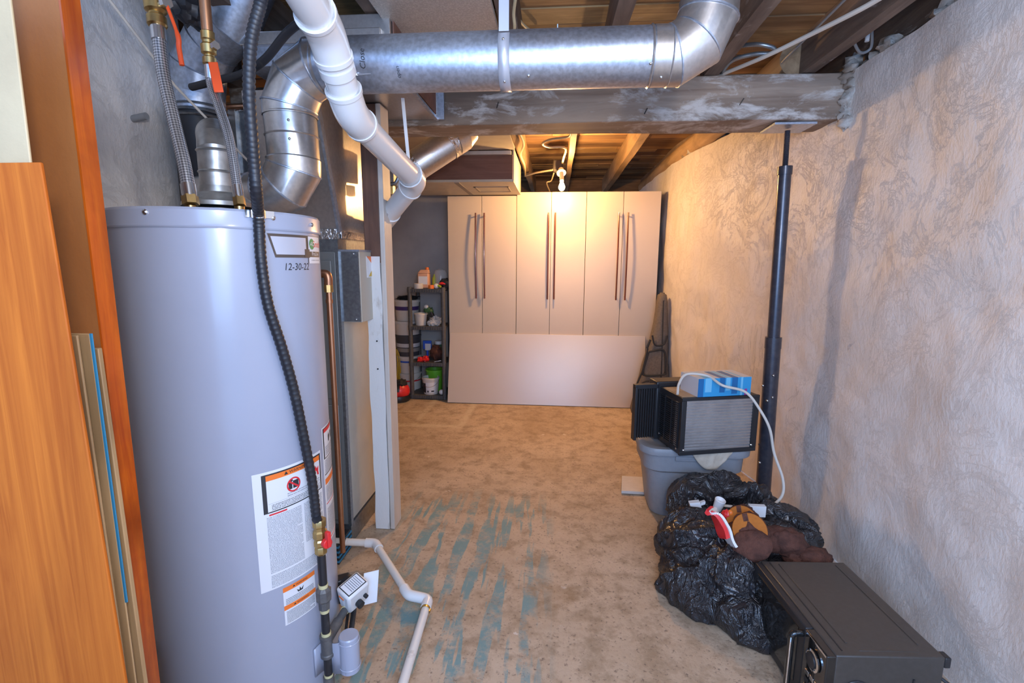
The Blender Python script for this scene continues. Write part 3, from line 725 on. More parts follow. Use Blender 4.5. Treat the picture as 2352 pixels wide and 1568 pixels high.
# brand plate
t1, z1 = hth(613, 527); t2, z2 = hth(697, 585)
tv0, zv0 = hth(612, 527); tv1, zv1 = hth(722, 530)
L4 = Lab(tv0, tv0+.86, HT-.056, HT-.156, None)
w_ = L4.W()
o = MB().grid(lambda a, b: L4.P(a*(.64)+.08*b*(1-a), .62*b, .0008), 14, 1).build('brand_plate', 'brown_ink', wh); L4.par = o
MB().grid(lambda a, b: L4.P(.035+a*.53+.06*b*(1-a), .07+.47*b, .0013), 14, 1).build('silver_field', 'silver_ink', o)
def rc(u0, u1, v0, v1, m, n, off): L4.rect(u0, u1, v0, v1, m, n, off)
rc(.53, .64, .38, .62, 'brown_ink', 'corner_block', .0016)
rc(.60, 1.0, .0, .78, 'brown_ink', 'emblem_backing', .0012); rc(.615, .985, .015, .44, 'paper', 'white_field', .0016); rc(.615, .985, .60, .78, 'paper', 'white_field', .0016)
mb = MB(); mb.grid(lambda a, b: L4.P(.70+.0155*b*math.cos(2*PI*a)/w_, .23+.0155*b*math.sin(2*PI*a)/.10, .0024), 24, 1); mb.build('green_disc', 'green_ink', o)
L4.text('AO', .70, .23, .018, 'paper', off=.0034, shear=.2); L4.text('Smith', .865, .235, .026, 'red_ink', off=.0028)
L4.text('ProLine', .80, .51, .0165, 'paper', off=.0024); L4.lines(.68, .95, .66, .72, 1)
# handwritten date
td, zd = hth(684, 613); LW_ = Lab(td-.25, td+.25, zd+.05, zd-.05, wh)
LW_.text('12-30-22', .50, .5, .027, 'ink', 'handwritten_date', .0008, .15)
# draft hood, flue
fl = V((-1.01, 1.45, HT))
hd = MB(); hd.lathe([(.100, .030), (.098, .042), (.072, .062), (.051, .072), (.049, .09)], fl, n=36)
hd.build('draft_hood', 'galv_old', wh)
for a in (.4, 2.5, 4.9): MB().beamx(fl+V((.095*math.cos(a), .095*math.sin(a), 0)), fl+V((.095*math.cos(a), .095*math.sin(a), .04)), .012, .004).build('hood_leg', 'galv_old', wh)
MB().lathe([(.10, .002), (.12, .018), (.12, .020), (.05, .024)], fl, n=36).build('hood_base', 'blackpl', wh)
e0 = fl+V((0, 0, .085))
fp = thing('flue_pipe', 'old dull zinc flue pipe with elbow rising from the water heater hood', 'pipe', e0)
MB().tube([e0, e0+V((0, 0, .06)), e0+V((0, 0, .105)), e0+V((-.010, .016, .135)), e0+V((-.035, .05, .165)), e0+V((-.08, .11, .180)), e0+V((-.24, .33, .19))], .0480, 40).build('pipe', 'galv_old', fp, smooth=16)
for z in (.045, .105): MB().lathe([(.0485, z-.004), (.0515, z), (.0485, z+.004)], e0, n=40, cap=False).build('crimp_ring', 'galv_old', fp)
# gas control valve
gv = at(812, 1362, Y=1.47)
vx = V((.55, -.5, 0)).normalized(); vy = V((-vx.y, vx.x, 0))
d1 = V((.12, -.32, .93)).normalized(); d3 = V((.50, .84, .15)); d3 = (d3-d1*d3.dot(d1)).normalized(); d2 = d3.cross(d1).normalized()
if d2.x < 0: d2 = -d2
h1_, h2_, h3_ = .046, .034, .044
tp_ = gv+d1*.028
vg = MB(); b4 = [gv-d1*h1_+d2*i*h2_*.8+d3*j*h3_*.9 for i, j in ((-1, -1), (1, -1), (1, 1), (-1, 1))]; t4 = [gv+d1*h1_+d2*i*h2_+d3*j*h3_ for i, j in ((-1, -1), (1, -1), (1, 1), (-1, 1))]
vo = vg.hexa(b4, t4).build('gas_control_valve', 'white', wh, bevel=.009)
MB().obox(gv+d1*(h1_+.0002), d2*.026, d1*.0008, d3*.036).build('valve_label', 'ink', vo)
MB().obox(gv+d1*(h1_+.0006), d2*.023, d1*.0008, d3*.033).build('valve_label', 'paper', vo)
for k in range(7): MB().obox(gv+d1*(h1_+.0016)+d3*(.024-.007*k), d2*.020, d1*.0002, d3*.0012).build('fine_print', 'inkg', vo)
MB().lathe([(.011, 0), (.013, .004), (.013, .02), (.009, .022)], gv+d2*h2_*.85-d3*.006-d1*.012, d2, 18).build('port', 'blackpl', vo)
MB().lathe([(.007, 0), (.007, .012)], gv+d2*h2_*.88+d3*.022-d1*.004, d2, 14).build('port', 'blackpl', vo)
MB().obox(gv-d3*h3_*.97+d1*.004-d2*.006, d2*.012, d3*.0006, d1*.016).build('side_label', 'paper', vo)
MB().obox(gv-d3*h3_*.99+d1*.017-d2*.006, d2*.012, d3*.0008, d1*.003).build('side_label', 'orange_ink', vo)
kx = gv-d2*(h2_+.022)-d1*.004+d3*.01
MB().lathe([(.020, 0), (.030, .004), (.031, .026), (.026, .032)], kx-d2*.004, d2, 28).build('black_knob_housing', 'blackpl', vo)
MB().obox(kx+V((-.012, .01, -.03)), V((.02, .012, 0)), V((-.01, .018, 0)), V((0, 0, .045))).build('valve_body', 'blackpl', vo, bevel=.006)
doc = gv+V((.040, .05, -.012)); MB().obox(doc, V((.022, .012, 0)), V((0, .001, 0)), V((.006, 0, .062))).build('document_sleeve', 'paper', wh, smooth=0)
# burner access cover wrapping round the tank foot
tb, zb = hth(735, 1530)
bp = at(803, 1497, Y=1.33)
pc = [hpx(722, 1520, .004), hpx(745, 1505, .014), at(768, 1496, Y=1.31), at(788, 1490, Y=1.31), bp+V((0, -.030, 0))]
pcs = catmull([V((p.x, p.y, 0)) for p in pc], 5)
zm = bp.z
bc = MB(); bc.grid(lambda u, v: V((pcs[min(int(u*(len(pcs)-1)+.001), len(pcs)-1)].x, pcs[min(int(u*(len(pcs)-1)+.001), len(pcs)-1)].y, zm-.055-.012*(1-u)+(.095+.02*u)*v)), len(pcs)-1, 1); bc.build('burner_cover', 'lav', wh, solid=.004)
MB().tube([bp+V((0, 0, -.062)), bp+V((0, 0, -.058)), bp+V((0, 0, .058)), bp+V((0, 0, .062))], [.026, .031, .031, .028], 28).build('cover_bulge', 'lav', wh)
for z in (-.042, .045): MB().lathe([(.0315, z-.002), (.0335, z), (.0315, z+.002)], bp, n=28, cap=False).build('cover_bead', 'lav', wh)
wv = MB(); wv.tube(catmull([gv-d1*.034, gv+V((.0, -.01, -.075)), bp+V((0, 0, .03))], 6), .009, 10); wv.tube(catmull([gv-d1*.034+V((-.012, 0, 0)), gv+V((-.02, -.01, -.075)), bp+V((-.015, 0, .03))], 6), .005, 8)
wv.build('burner_wire', 'blackpl', wh)
# water connections on top
nips = (at(437, 462, Y=1.30), at(549, 462, Y=1.33))
for p in nips: MB().lathe([(.013, 0), (.013, .02)], (p.x, p.y, HT), n=12).build('nipple', 'brass', wh)

# flexible braided connectors
def braided(name, label, pts, r, top_valve):
    t = thing(name, label, 'hose', pts[-1])
    path = catmull(pts, 10)
    MB().tube(path, r, 20, uvs=(20, 20/(2*PI*r))).build('braided_hose', 'braid', t)
    a, b = path[0], path[1]; d = (a-b).normalized()
    MB().tube([a, a-d*.035], r*1.12, 20).build('ferrule', 'steel', t)
    a2, b2 = path[-1], path[-2]; d2_ = (a2-b2).normalized()
    MB().tube([a2, a2-d2_*.035], r*1.12, 20).build('ferrule', 'steel', t)
    MB().tube([a2-d2_*.002, a2+d2_*.022], r*1.25, 6).build('hex_nut', 'brass', t)
    return t, a, d
n1, n2 = nips
z1 = HT+.02
p1 = [at(362, 62, Y=1.38), at(375, 170, Y=1.37), at(400, 280, Y=1.35), at(424, 380, Y=1.32), V((n1.x, n1.y, z1+.022))]
h1, a1, dd1 = braided('braided_water_hose', 'left braided steel water hose from brass valve down to the heater top', p1, .0165, True)
p2_ = at(482, 150, Y=1.42)
p2 = [p2_, p2_-V((0, 0, .05)), at(503, 245, Y=1.40), at(528, 325, Y=1.37), V((n2.x, n2.y, z1+.022))]
h2, a2, dd2 = braided('braided_water_hose', 'right braided steel water hose below the copper pipe down to the heater top', p2, .0125, True)
def valve(t, a, d, s, lever, lm, stemdir):
    up_ = V(d).normalized(); q = V(a)
    prof = [(.018, 0), (.021, .004), (.021, .022), (.016, .026), (.016, .030), (.023, .036), (.024, .06), (.018, .066), (.018, .074), (.021, .078), (.021, .10), (.014, .105)]
    MB().lathe([(r*s, z*s) for r, z in prof], q, up_, 16).build('valve_body', 'brass', t)
    c = q+up_*.048*s; sd = V(stemdir).normalized()
    MB().tube([c, c+sd*.04*s], .008*s, 12).build('stem', 'steel', t)
    MB().tube([c+sd*.034*s, c+sd*.046*s], .014*s, 6).build('stem_nut', 'steel', t)
    return c+sd*.040*s
v1 = thing('shutoff_valve', 'brass shutoff valve with thin hanging orange lever above the left braided hose', 'valve', a1)
c = valve(v1, a1, dd1, 1.15, 0, 0, (1, -.35, 0))
MB().tube(catmull([c, at(408, 80, Y=c.y), at(411, 110, Y=c.y), at(418, 150, Y=c.y)], 6), [.0045]*6+[.0065]*13, 10).build('lever', 'orange_pl', v1)
v2 = thing('shutoff_valve', 'brass shutoff valve with flat orange lever on the copper pipe above the right hose', 'valve', a2)
c = valve(v2, a2, dd2, .85, 0, 0, (1, -.5, .1))
lv = MB(); A, B_ = at(489, 143, Y=c.y), at(503, 212, Y=c.y-.01)
lv.beamx(A, B_, .024, .006, upv=(-.5, 1, 0)); lv.build('lever', 'orange_pl', v2, bevel=.002)
vtop = a2+dd2*.085
cpp = MB(); cpp.tube([vtop, vtop+V((0, 0, .5))], .0145, 16)
tag(cpp.build('copper_water_pipe', 'copper'), 'straight copper pipe coming down from the ceiling to the small orange lever valve', 'pipe')
tp = a1+dd1*.115
tag(MB().tube([tp, tp+dd1*.25+V((0, 0, .1))], .016, 16).build('brass_riser', 'brass'), 'short brass riser pipe above the left shutoff valve at the ceiling', 'pipe')
tag(MB().ell(at(432, 22, Y=1.75), (.05, .06, .045), 20, 12, nz=.5).build('pipe_insulation_lump', 'blackrub'), 'lumpy black foam wrap between the two water valves under the ceiling', 'insulation')

# ================================================================== GAS LINE
gl = thing('gas_line', 'black corrugated gas hose running down the water heater to iron pipe and brass valve', 'gas line', hpx(740, 1560, .04))
hoff = .022
path = [at(605, -70, Y=1.18)+V((.02, .02, 2.475-at(605, -70, Y=1.18).z)), at(605, -70, Y=1.18), at(600, 0, Y=1.17), at(578, 90, Y=1.16), at(572, 200, Y=1.155), at(580, 330, Y=1.15), at(588, 430, Y=1.145)]
for px, py in ((594, 500), (600, 600), (616, 700), (648, 800), (676, 900), (697, 1000), (716, 1100), (727, 1190)):
    path.append(hpx(px, py, hoff))
cv = catmull(path, 26)
rs = [.0128+(.0012 if i % 3 else -.0006) for i in range(len(cv))]
MB().tube(cv, rs, 14).build('corrugated_hose', 'blackrub', gl, smooth=80)
cl = hpx(594, 492, .02)
t_, z_ = hth(594, 492); n_ = V((math.cos(t_), math.sin(t_), 0)); s_ = V((-n_.y, n_.x, 0))
MB().tube([cl+V((0, 0, -.010)), cl+V((0, 0, .010))], .0165, 20).build('pipe_clamp', 'steel', gl)
MB().obox(hp(t_, z_, .007), s_*.036, n_*.0012, V((0, 0, .009))).build('clamp_tab', 'steel', gl)
def gp(px, py): return hpx(px, py, .035)
G = [gp(727, 1190), gp(732, 1235), gp(736, 1262), gp(742, 1350), gp(752, 1470), gp(762, 1575)]
top = G[0]; gd = V((0, 0, -1))
gx, gy = (G[0]+(G[5]-G[0])*.5).x, (G[0]+(G[5]-G[0])*.5).y
def gz(py): return at(740, py, Y=gy).z
def gpt(py): return V((gx, gy, gz(py)))
# keep the iron riser vertical
cv2 = G[0]; MB().tube([cv2, (cv2+gpt(1203))/2, gpt(1206)], .0135, 16).build('hose_end', 'blackrub', gl)
def fit(prof, pa, pb, name, m, n=8):              # profile of (radius, 0..1) spanning two heights
    za, zb = gz(pa), gz(pb); MB().lathe([(r, (zb-za)*t) for r, t in prof], gpt(pa), (0, 0, 1), n).build(name, m, gl, smooth=25)
fit([(.0185, 0), (.020, .03), (.020, .18), (.0165, .22), (.0165, .30), (.021, .34), (.021, .50), (.0165, .55), (.0195, .60), (.0195, .72), (.017, .76), (.0185, .80), (.0185, .94), (.014, 1)], 1192, 1272, 'brass_valve', 'brass')
fit([(.0175, 0), (.0175, 1)], 1196, 1203, 'brass_collar', 'brass', 24)
hb_ = gpt(1240)+V((.026, -.014, 0)); hh = MB(); hh.obox(hb_+V((.006, -.002, .014)), V((.007, -.004, 0)), V((.003, .005, 0)), V((0, 0, .024))); hh.lathe([(.015, -.008), (.015, .008)], hb_, (.8, -.5, 0), 14)
hh.build('valve_handle', 'red', gl, bevel=.002)
fit([(.0125, 0), (.0125, 1)], 1268, 1345, 'nipple', 'iron', 18)
fit([(.0145, 0), (.0135, 1)], 1340, 1350, 'sealant_ring', 'tapey', 16)
fit([(.015, 0), (.023, .12), (.023, .55), (.0175, .65), (.0165, 1)], 1348, 1396, 'union', 'castiron')
fit([(.0145, 0), (.0135, 1)], 1396, 1404, 'sealant_ring', 'tapey', 16)
fit([(.0125, 0), (.0125, 1)], 1396, 1456, 'nipple', 'iron', 18)
fit([(.0145, 0), (.0145, 1)], 1450, 1458, 'sealant_ring', 'tapey', 16)
fit([(.020, 0), (.020, .12), (.0175, .16), (.0175, .84), (.020, .88), (.020, 1)], 1456, 1504, 'tee', 'castiron', 20)
te = gpt(1470); el = gv-d3*.030-d1*.04
MB().tube([te, te+(el-te)*.55], .0165, 16).build('tee_branch', 'castiron', gl)
MB().tube([te+(el-te)*.5, el], .0125, 16).build('branch_nipple', 'castiron', gl)
MB().tube([el-(el-te)*.12, el], .0145, 16).build('sealant_ring', 'tapey', gl)
MB().tube([gpt(1500), gpt(1555)], .0125, 16).build('drip_leg', 'iron', gl)
MB().tube([gpt(1550), gpt(1580)], .0165, 16).build('end_cap', 'castiron', gl)
MB().tube([gpt(1545), gpt(1552)], .0135, 16).build('sealant_ring', 'tapey', gl)

# ================================================================== OVERHEAD DUCTS
DR = .0885
DY = 1.76
dz = at(1300, 136, Y=DY).z
rd = thing('round_heating_duct', 'long round galvanised steel duct with elbows hanging below the ceiling', 'duct', (-.25, DY, dz))
xl, xr = at(735, 170, Y=DY).x, at(1500, 136, Y=DY).x
MB().tube([(xl, DY, dz), (xr, DY, dz)], DR, 64, cap=False).build('straight_pipe', 'galv', rd)
MB().tube([(xr-.005, DY, dz), (xr+.055, DY, dz)], DR+.0015, 64, cap=False).build('sleeve', 'galv_sh', rd)
def gored(pts, r, name, m, ringm='galv', n=56, rings=True):
    o = MB().tube(pts, r, n, cap=False).build(name, m, rd, smooth=14)
    if rings:
        for i in range(1, len(pts)-1):
            a, b, c = V(pts[i-1]), V(pts[i]), V(pts[i+1]); ax_ = ((b-a).normalized()+(c-b).normalized()).normalized()
            MB().lathe([(r-.001, -.004), (r+.0045, -.002), (r+.0045, .002), (r-.001, .004)], b, ax_, n, cap=False).build('seam_ring', ringm, o)
    return o
X0 = xr+.05
gored([(X0-.01, DY, dz), (X0+.015, DY, dz), (X0+.085, DY, dz+.042), (X0+.115, DY, dz+.115), (X0+.115, DY, dz+.16)], DR+.002, 'elbow', 'galv_sh')
MB().tube([(X0+.115, DY, dz+.15), (X0+.115, DY, 2.485)], DR-.003, 56, cap=False).build('riser', 'galv', rd)
MB().lathe([(DR, 0), (DR+.045, .002), (DR+.045, .006), (DR, .008)], (X0+.115, DY, 2.40), n=48).build('ceiling_flange', 'galv', rd)
for i, px in enumerate((1490, 1524)):
    MB().lathe([(DR+.001, -.004), (DR+.0045, 0), (DR+.001, .004)], (xr-.012+.06*i, DY, dz), (1, 0, 0), 56, cap=False).build('seam_ring', 'galv_sh', rd)
# left elbow, drop, lower elbow
XL = xl+.02
vxx = XL-.135
gored([(XL+.005, DY, dz), (XL-.03, DY+.005, dz), (XL-.105, DY+.01, dz-.045), (vxx-.008, DY+.012, dz-.125), (vxx-.008, DY+.012, dz-.16)], DR+.002, 'elbow', 'galv_sh')
MB().tube([(vxx-.008, DY+.012, dz-.15), (vxx-.003, DY+.012, dz-.305)], DR-.001, 56, cap=False).build('drop_pipe', 'galv_sh', rd)
for z in (.155, .225, .30): MB().lathe([(DR, -.003), (DR+.003, 0), (DR, .003)], (vxx-.006, DY+.012, dz-z), (0, 0, 1), 56, cap=False).build('seam_ring', 'galv_sh', rd)
zz = dz-.30
gored([(vxx-.003, DY+.012, zz), (vxx-.005, DY+.012, zz-.035), (vxx-.045, DY+.012, zz-.095), (vxx-.115, DY+.015, zz-.13), (vxx-.16, DY+.02, zz-.135), (vxx-.42, DY+.10, zz-.13)], DR+.002, 'elbow', 'galv_sh')
sc1 = MB()
for (xx, an) in ((xr-.02, 3.7), (xr+.02, 4.2), (xl+.15, 4.4), (-.1, 4.0)):
    screw(sc1, (xx, DY+(DR+.001)*math.cos(an), dz+(DR+.001)*math.sin(an)), (0, math.cos(an), math.sin(an)), .0045)
for z in (.19, .25): screw(sc1, (vxx+.03, DY+.012-DR*.95, dz-z), (.3, -1, 0), .0045)
sc1.build('screw', 'steel', rd)
# damper handle and hand lettering
dm = MB(); q0 = V((xl+.155, DY-DR*.80, dz-DR*.62)); dm.beamx(q0, q0+V((.05, 0, .003)), .006, .003, upv=(0, -1, 0)); dm.lathe([(.006, 0), (.006, .012)], q0, (0, -.8, -.6), 10)
dm.build('damper_handle', 'steel', rd)
def on_duct(xc, ang): return lambda x, y: V((xc-y, DY+(DR+.001)*math.cos(ang+x/DR), dz+(DR+.001)*math.sin(ang+x/DR)))
def on_duct2(xc, ang):                           # letters reading upwards round the pipe
    def f(x, y):
        a = ang-x/DR; return V((xc-y, DY+(DR+.001)*math.cos(a), dz+(DR+.001)*math.sin(a)))
    return f
text_on('Close', .026, on_duct2(at(833, 165, Y=DY-DR).x, PI+.15), .2).build('handwriting', 'ink', rd, smooth=0)
text_on('open', .018, on_duct2(at(912, 203, Y=DY-DR).x, PI+.62), .2).build('handwriting', 'ink', rd, smooth=0)
# hanger strap
hs = thing('duct_hanger_strap', 'thin bright metal strap looped round the long round duct', 'strap', (-.16, DY, dz))
sxx = at(1156, 140, Y=DY-DR).x
hm = MB(); hm.grid(lambda u, v: V((sxx-.018+.036*v, DY+(DR+.003)*math.cos(PI*1.62-PI*.85*u), dz+(DR+.003)*math.sin(PI*1.62-PI*.85*u))), 30, 1)
hm.build('band', 'straplt', hs, solid=.0015)
MB().box((sxx-.016, DY-.075, dz+.06), (sxx+.016, DY-.0735, 2.24)).build('hanger_leg', 'straplt', hs)
hk = MB(); screw(hk, (sxx, DY-DR-.004, dz+.03), (0, -1, 0), .004); screw(hk, (sxx, DY-.05, dz-DR+.008), (0, -.5, -1), .004); hk.build('screw', 'steel', hs)

# rectangular trunk duct over the beam side
bd_ = thing('rectangular_trunk_duct', 'bright rectangular sheet metal duct under the joists beside the beam', 'duct', (-.78, 2.3, 2.12))
MB().hexa([(-.985, 1.93, 2.12), (-.625, 1.93, 2.12), (-.625, 2.655, 2.12), (-.985, 2.655, 2.12)], [(-.985, 1.93, 2.295), (-.625, 1.93, 2.295), (-.625, 2.655, 2.295), (-.985, 2.655, 2.295)]).build('body', 'galv_sh', bd_, bevel=.003)
MB().box((-.632, 1.93, 2.112), (-.618, 2.655, 2.124)).build('edge_bead', 'galv', bd_)
MB().box((-.64, 2.635, 2.115), (-.585, 2.652, 2.298)).build('end_flange', 'galv', bd_)
MB().box((-.622, 1.95, 2.13), (-.617, 2.60, 2.29)).build('side_liner', 'browncard', bd_)
# panned joist bays and boxed duct above the round duct
pn = thing('panned_return_duct', 'speckled sheet metal panel with round knockout closing the joist bay at top centre', 'duct', (-.43, 1.5, 2.28))
MB().box((-.655, .55, 2.276), (-.240, 2.62, 2.296)).build('panel', 'pan', pn, bevel=.002)
MB().lathe([(.225, 0), (.232, -.004), (.240, 0)], (-.42, 1.56, 2.276), n=48, cap=False).build('round_groove', 'pan', pn)
MB().lathe([(.014, 0), (.014, -.006), (.006, -.010)], at(1075, 76, Z=2.276), n=16).build('bolt', 'iron', pn)
bx = thing('boxed_duct_offset', 'long galvanised duct box running behind the white drain pipe under the ceiling', 'duct', (-1.0, 2.0, 2.2))
A_, B2 = at(560, 150, Y=1.93), at(955, 95, Y=1.93)
MB().box((A_.x, 1.93, 2.125), (-.60, 2.2, 2.20)).build('body', 'galv', bx, bevel=.003)
MB().box((A_.x, 1.91, 2.195), (-.655, 2.2, 2.24)).build('upper_flange', 'galv_sh', bx, bevel=.003)


# big round ducts top left
bg = thing('large_round_duct', 'large dull galvanised duct elbow overhead in the far left corner', 'duct', at(480, 100, Y=1.95))
ee = [at(600, -120, Y=1.9), at(560, -20, Y=1.92), at(530, 60, Y=1.95), at(487, 100, Y=1.98), at(458, 155, Y=2.0), at(455, 215, Y=2.02), at(456, 262, Y=2.02)]
o = MB().tube(ee, .098, 48, cap=False).build('elbow', 'galv', bg, smooth=12)
for i in (2, 3, 4):
    a_, b_, c_ = ee[i-1], ee[i], ee[i+1]; ax_ = ((b_-a_).normalized()+(c_-b_).normalized()).normalized()
    MB().lathe([(.097, -.004), (.103, 0), (.097, .004)], b_, ax_, 48, cap=False).build('seam_ring', 'galv', bg)
MB().tube([ee[-1], ee[-1]-V((0, 0, .42))], .092, 40).build('dark_pipe', 'blackrub', bg)
b_ = at(456, 250, Y=2.02)
for k in range(3): MB().lathe([(.097, -.006), (.104, 0), (.097, .006)], b_-V((0, 0, .02*k)), (0, 0, 1), 40, cap=False).build('collar_ring', 'galv_dk', bg)
# black condensate hose
tag(MB().tube(catmull([at(720, 30, Y=1.55), at(660, 75, Y=1.6), at(610, 135, Y=1.65), at(560, 168, Y=1.7), at(500, 185, Y=1.75), at(440, 200, Y=1.8)], 8), .013, 12).build('black_drain_hose', 'blackrub'), 'thin black rubber hose sweeping behind the corrugated gas hose under the ceiling', 'hose')
# thin rod against the left wall
tag(MB().tube([at(236, -20, Y=1.52), at(400, 195, Y=1.72), at(575, 375, Y=1.95)], .0045, 8).build('thin_wire', 'cable'), 'thin beige wire slanting down behind the braided hoses', 'wire')
# stub in wall
st0 = at(285, 277, X=-1.62); tag(MB().tube([st0, st0+V((.10, -.01, .012))], .0125, 14).build('pipe_stub', 'cable_g'), 'short grey pipe stub poking out of the left wall', 'pipe')

# ================================================================== WHITE PVC DRAIN
PR = .0445
dp = thing('white_drain_pipe', 'thick white plastic drain pipe zigzagging down in front of the round duct', 'pipe', at(885, 505, Y=2.75))
A1, A2, A3, A4 = at(672, -60, Y=1.16), at(748, 72, Y=1.36), at(806, 262, Y=1.56), at(955, 415, Y=2.20)
A1 = A2+(A1-A2)*((2.475-A2.z)/(A1.z-A2.z))
A5 = at(845, 556, Y=2.78)
def seg(a, b, t0, t1): return a+(b-a)*t0, a+(b-a)*t1
MB().tube([A1, A2], PR, 32).build('pipe', 'pvc', dp)
MB().tube([A2, A3], PR, 32).build('pipe', 'pvc', dp)
MB().tube([A3, A4], PR, 32).build('pipe', 'pvc', dp)
MB().tube([A4, A5], PR, 32).build('pipe', 'pvc', dp)
def elbow(a, b, c, L=.075, r=PR+.006):
    d0 = (a-b).normalized(); d1_ = (c-b).normalized()
    pts = [b+d0*L, b+d0*L*.55]+[ (b+d0*L*.5)*(1-t)**2+b*2*t*(1-t)+(b+d1_*L*.5)*t*t for t in (.2, .4, .6, .8)]+[b+d1_*L*.55, b+d1_*L]
    o = MB().tube(pts, r, 32).build('elbow', 'pvc', dp, smooth=30)
    for q_, d_ in ((b+d0*L, d0), (b+d1_*L, d1_)): MB().tube([q_-d_*.012, q_], r+.003, 32).build('hub_rim', 'pvc', o)
elbow(A1, A2, A3); elbow(A2, A3, A4, .085); elbow(A3, A4, A5, .08)
for t in (.42, .62, .83):
    a, b = seg(A2, A3, t-.05, t+.05); 
    if t != .62: MB().tube([a, b], PR+.0055, 32).build('coupling', 'pvc', dp)
a, b = seg(A3, A4, .80, .83); 
a, b = seg(A4, A5, .45, .60); MB().tube([a, b], PR+.005, 32).build('coupling', 'pvc', dp)
MB().lathe([(.006, 0), (.006, .02)], a+V((.0, -PR, -.01)), (0, -1, -.3), 10).build('clamp_bolt', 'steel', dp)
stp = MB(); T1, T2 = at(925, 225, Y=1.98), at(940, 385, Y=2.06)
cC = A3+(A4-A3)*.9
stp.beamx(T1, T2, .012, .003, upv=(0, 1, 0)); stp.grid(lambda u, v: T2+V((-.02+.02*math.cos(PI*u), -.02+.10*v*.1, -.03*math.sin(PI*u))), 8, 1)
tag(stp.build('pipe_hanger_strap', 'white', None, solid=.001), 'narrow white perforated strap holding up the slanting white drain pipe', 'strap')
MB().lathe([(PR+.004, -.004), (PR+.004, .004)], A3+(A4-A3)*.86, (A4-A3), 32, cap=False).build('strap_loop', 'white', dp)

# ================================================================== BACK ROOM DUCTWORK
fd = thing('foil_taped_duct', 'shiny round duct wrapped with foil tape rising behind the beam', 'duct', at(960, 390, Y=3.25))
q = [at(905, 415, Y=3.2), at(948, 385, Y=3.22), at(1040, 325, Y=3.3), at(1068, 300, Y=3.36), at(1075, 250, Y=3.45)]
MB().tube(q[:3], .095, 40, cap=False).build('pipe', 'galv_sh', fd); MB().tube([q[2], (q[2]+q[3])/2+V((.01, 0, -.004)), q[3]], .097, 40, cap=False).build('elbow', 'galv_sh', fd, smooth=12)
for t, (a, b) in ((0, (q[1]+(q[0]-q[1])*.4, q[1]+(q[2]-q[1])*.12)), (1, (q[2]+(q[1]-q[2])*.15, q[2]+(q[3]-q[2])*.35))):
    MB().tube([a, (a+b)/2, b], [.099, .101, .0985], 40, cap=False).build('foil_tape', 'foil', fd)
sd = thing('boxed_ceiling_soffit', 'beige duct soffit with reddish board front hanging over the left cabinet', 'duct', (-.9, 4.4, 2.03))
sx0, sx1 = -1.62, -.352
MB().box((sx0, 4.10, 2.05), (sx1-.01, 4.12, 2.235)).build('front_board', 'browncard', sd, bevel=.002)
MB().box((sx0, 4.10, 2.03), (sx1, 4.895, 2.05)).build('bottom_panel', 'beigeduct', sd, bevel=.002)
MB().box((sx1-.012, 4.12, 2.05), (sx1, 4.895, 2.29)).build('side_panel', 'beigeduct', sd)
MB().box((sx0+.6, 4.07, 2.235), (sx1-.02, 4.12, 2.262)).build('top_strip', 'plaster_pale', sd)
MB().box((sx0, 2.92, 2.27), (sx1+.01, 4.08, 2.29)).build('upper_panel', 'beigeduct', sd)
vn = MB(); va, vb = at(1085, 432, Z=2.03), at(1170, 440, Z=2.03)
for (x0, x1, y0, y1) in ((-.72, -.42, 4.36, 4.375), (-.72, -.42, 4.66, 4.675), (-.72, -.705, 4.36, 4.675), (-.435, -.42, 4.36, 4.675), (-.84, -.80, 4.12, 4.85)): vn.box((x0, y0, 2.026), (x1, y1, 2.0305))
vn.build('panel_seam', 'dirt', sd)
MB().tube([at(893, 300, Y=2.95), at(893, 330, Y=2.95)], .02, 12).build('valve_cluster', 'iron', sd)
# junction box with armoured cable near the post
jb = thing('junction_box', 'small grey electrical switch box with armoured cable beside the post top', 'electrical box', at(893, 395, Y=2.62))
p = at(893, 390, Y=2.62); MB().box((p.x-.02, 2.60, p.z-.07), (p.x+.03, 2.66, p.z+.06)).build('box', 'boxsteel', jb, bevel=.003)
bxp = catmull([p+V((.02, -.02, .05)), p+V((.055, -.03, .035)), p+V((.065, -.03, -.02)), p+V((.045, -.03, -.07)), p+V((.015, -.02, -.075))], 12)
MB().tube(bxp, [.009+(.0015 if i % 2 else 0) for i in range(len(bxp))], 10).build('armoured_cable', 'bx', jb, smooth=80)
MB().box((p.x-.01, 2.60, p.z-.125), (p.x+.025, 2.64, p.z-.08)).build('brass_stub', 'brass', jb)

# light fixture
lf = thing('bare_bulb_fixture', 'bare glowing bulb in a porcelain socket on a black box under the joists', 'lamp', BULB+V((0, 0, .3)))
MB().box((-.045, 4.62, 2.20), (.045, 4.72, 2.30)).build('octagon_box', 'black_box', lf, bevel=.012)
MB().lathe([(.040, .0), (.042, .010), (.028, .026), (.022, .05)], V((.03, 4.55, 2.165)), (-.1, .6, 1), 24).build('porcelain_holder', 'porcelain', lf)
MB().tube([V((.03, 4.56, 2.18)), BULB+V((0, .035, .055))], [.02, .017], 16).build('socket', 'porcelain', lf)
MB().lathe([(.002, -.033), (.016, -.028), (.026, -.012), (.028, .002), (.022, .022), (.014, .042), (.012, .055)], BULB, (0, .35, 1), 24).build('bulb', 'bulb', lf)
lf.children[-1].visible_shadow = True

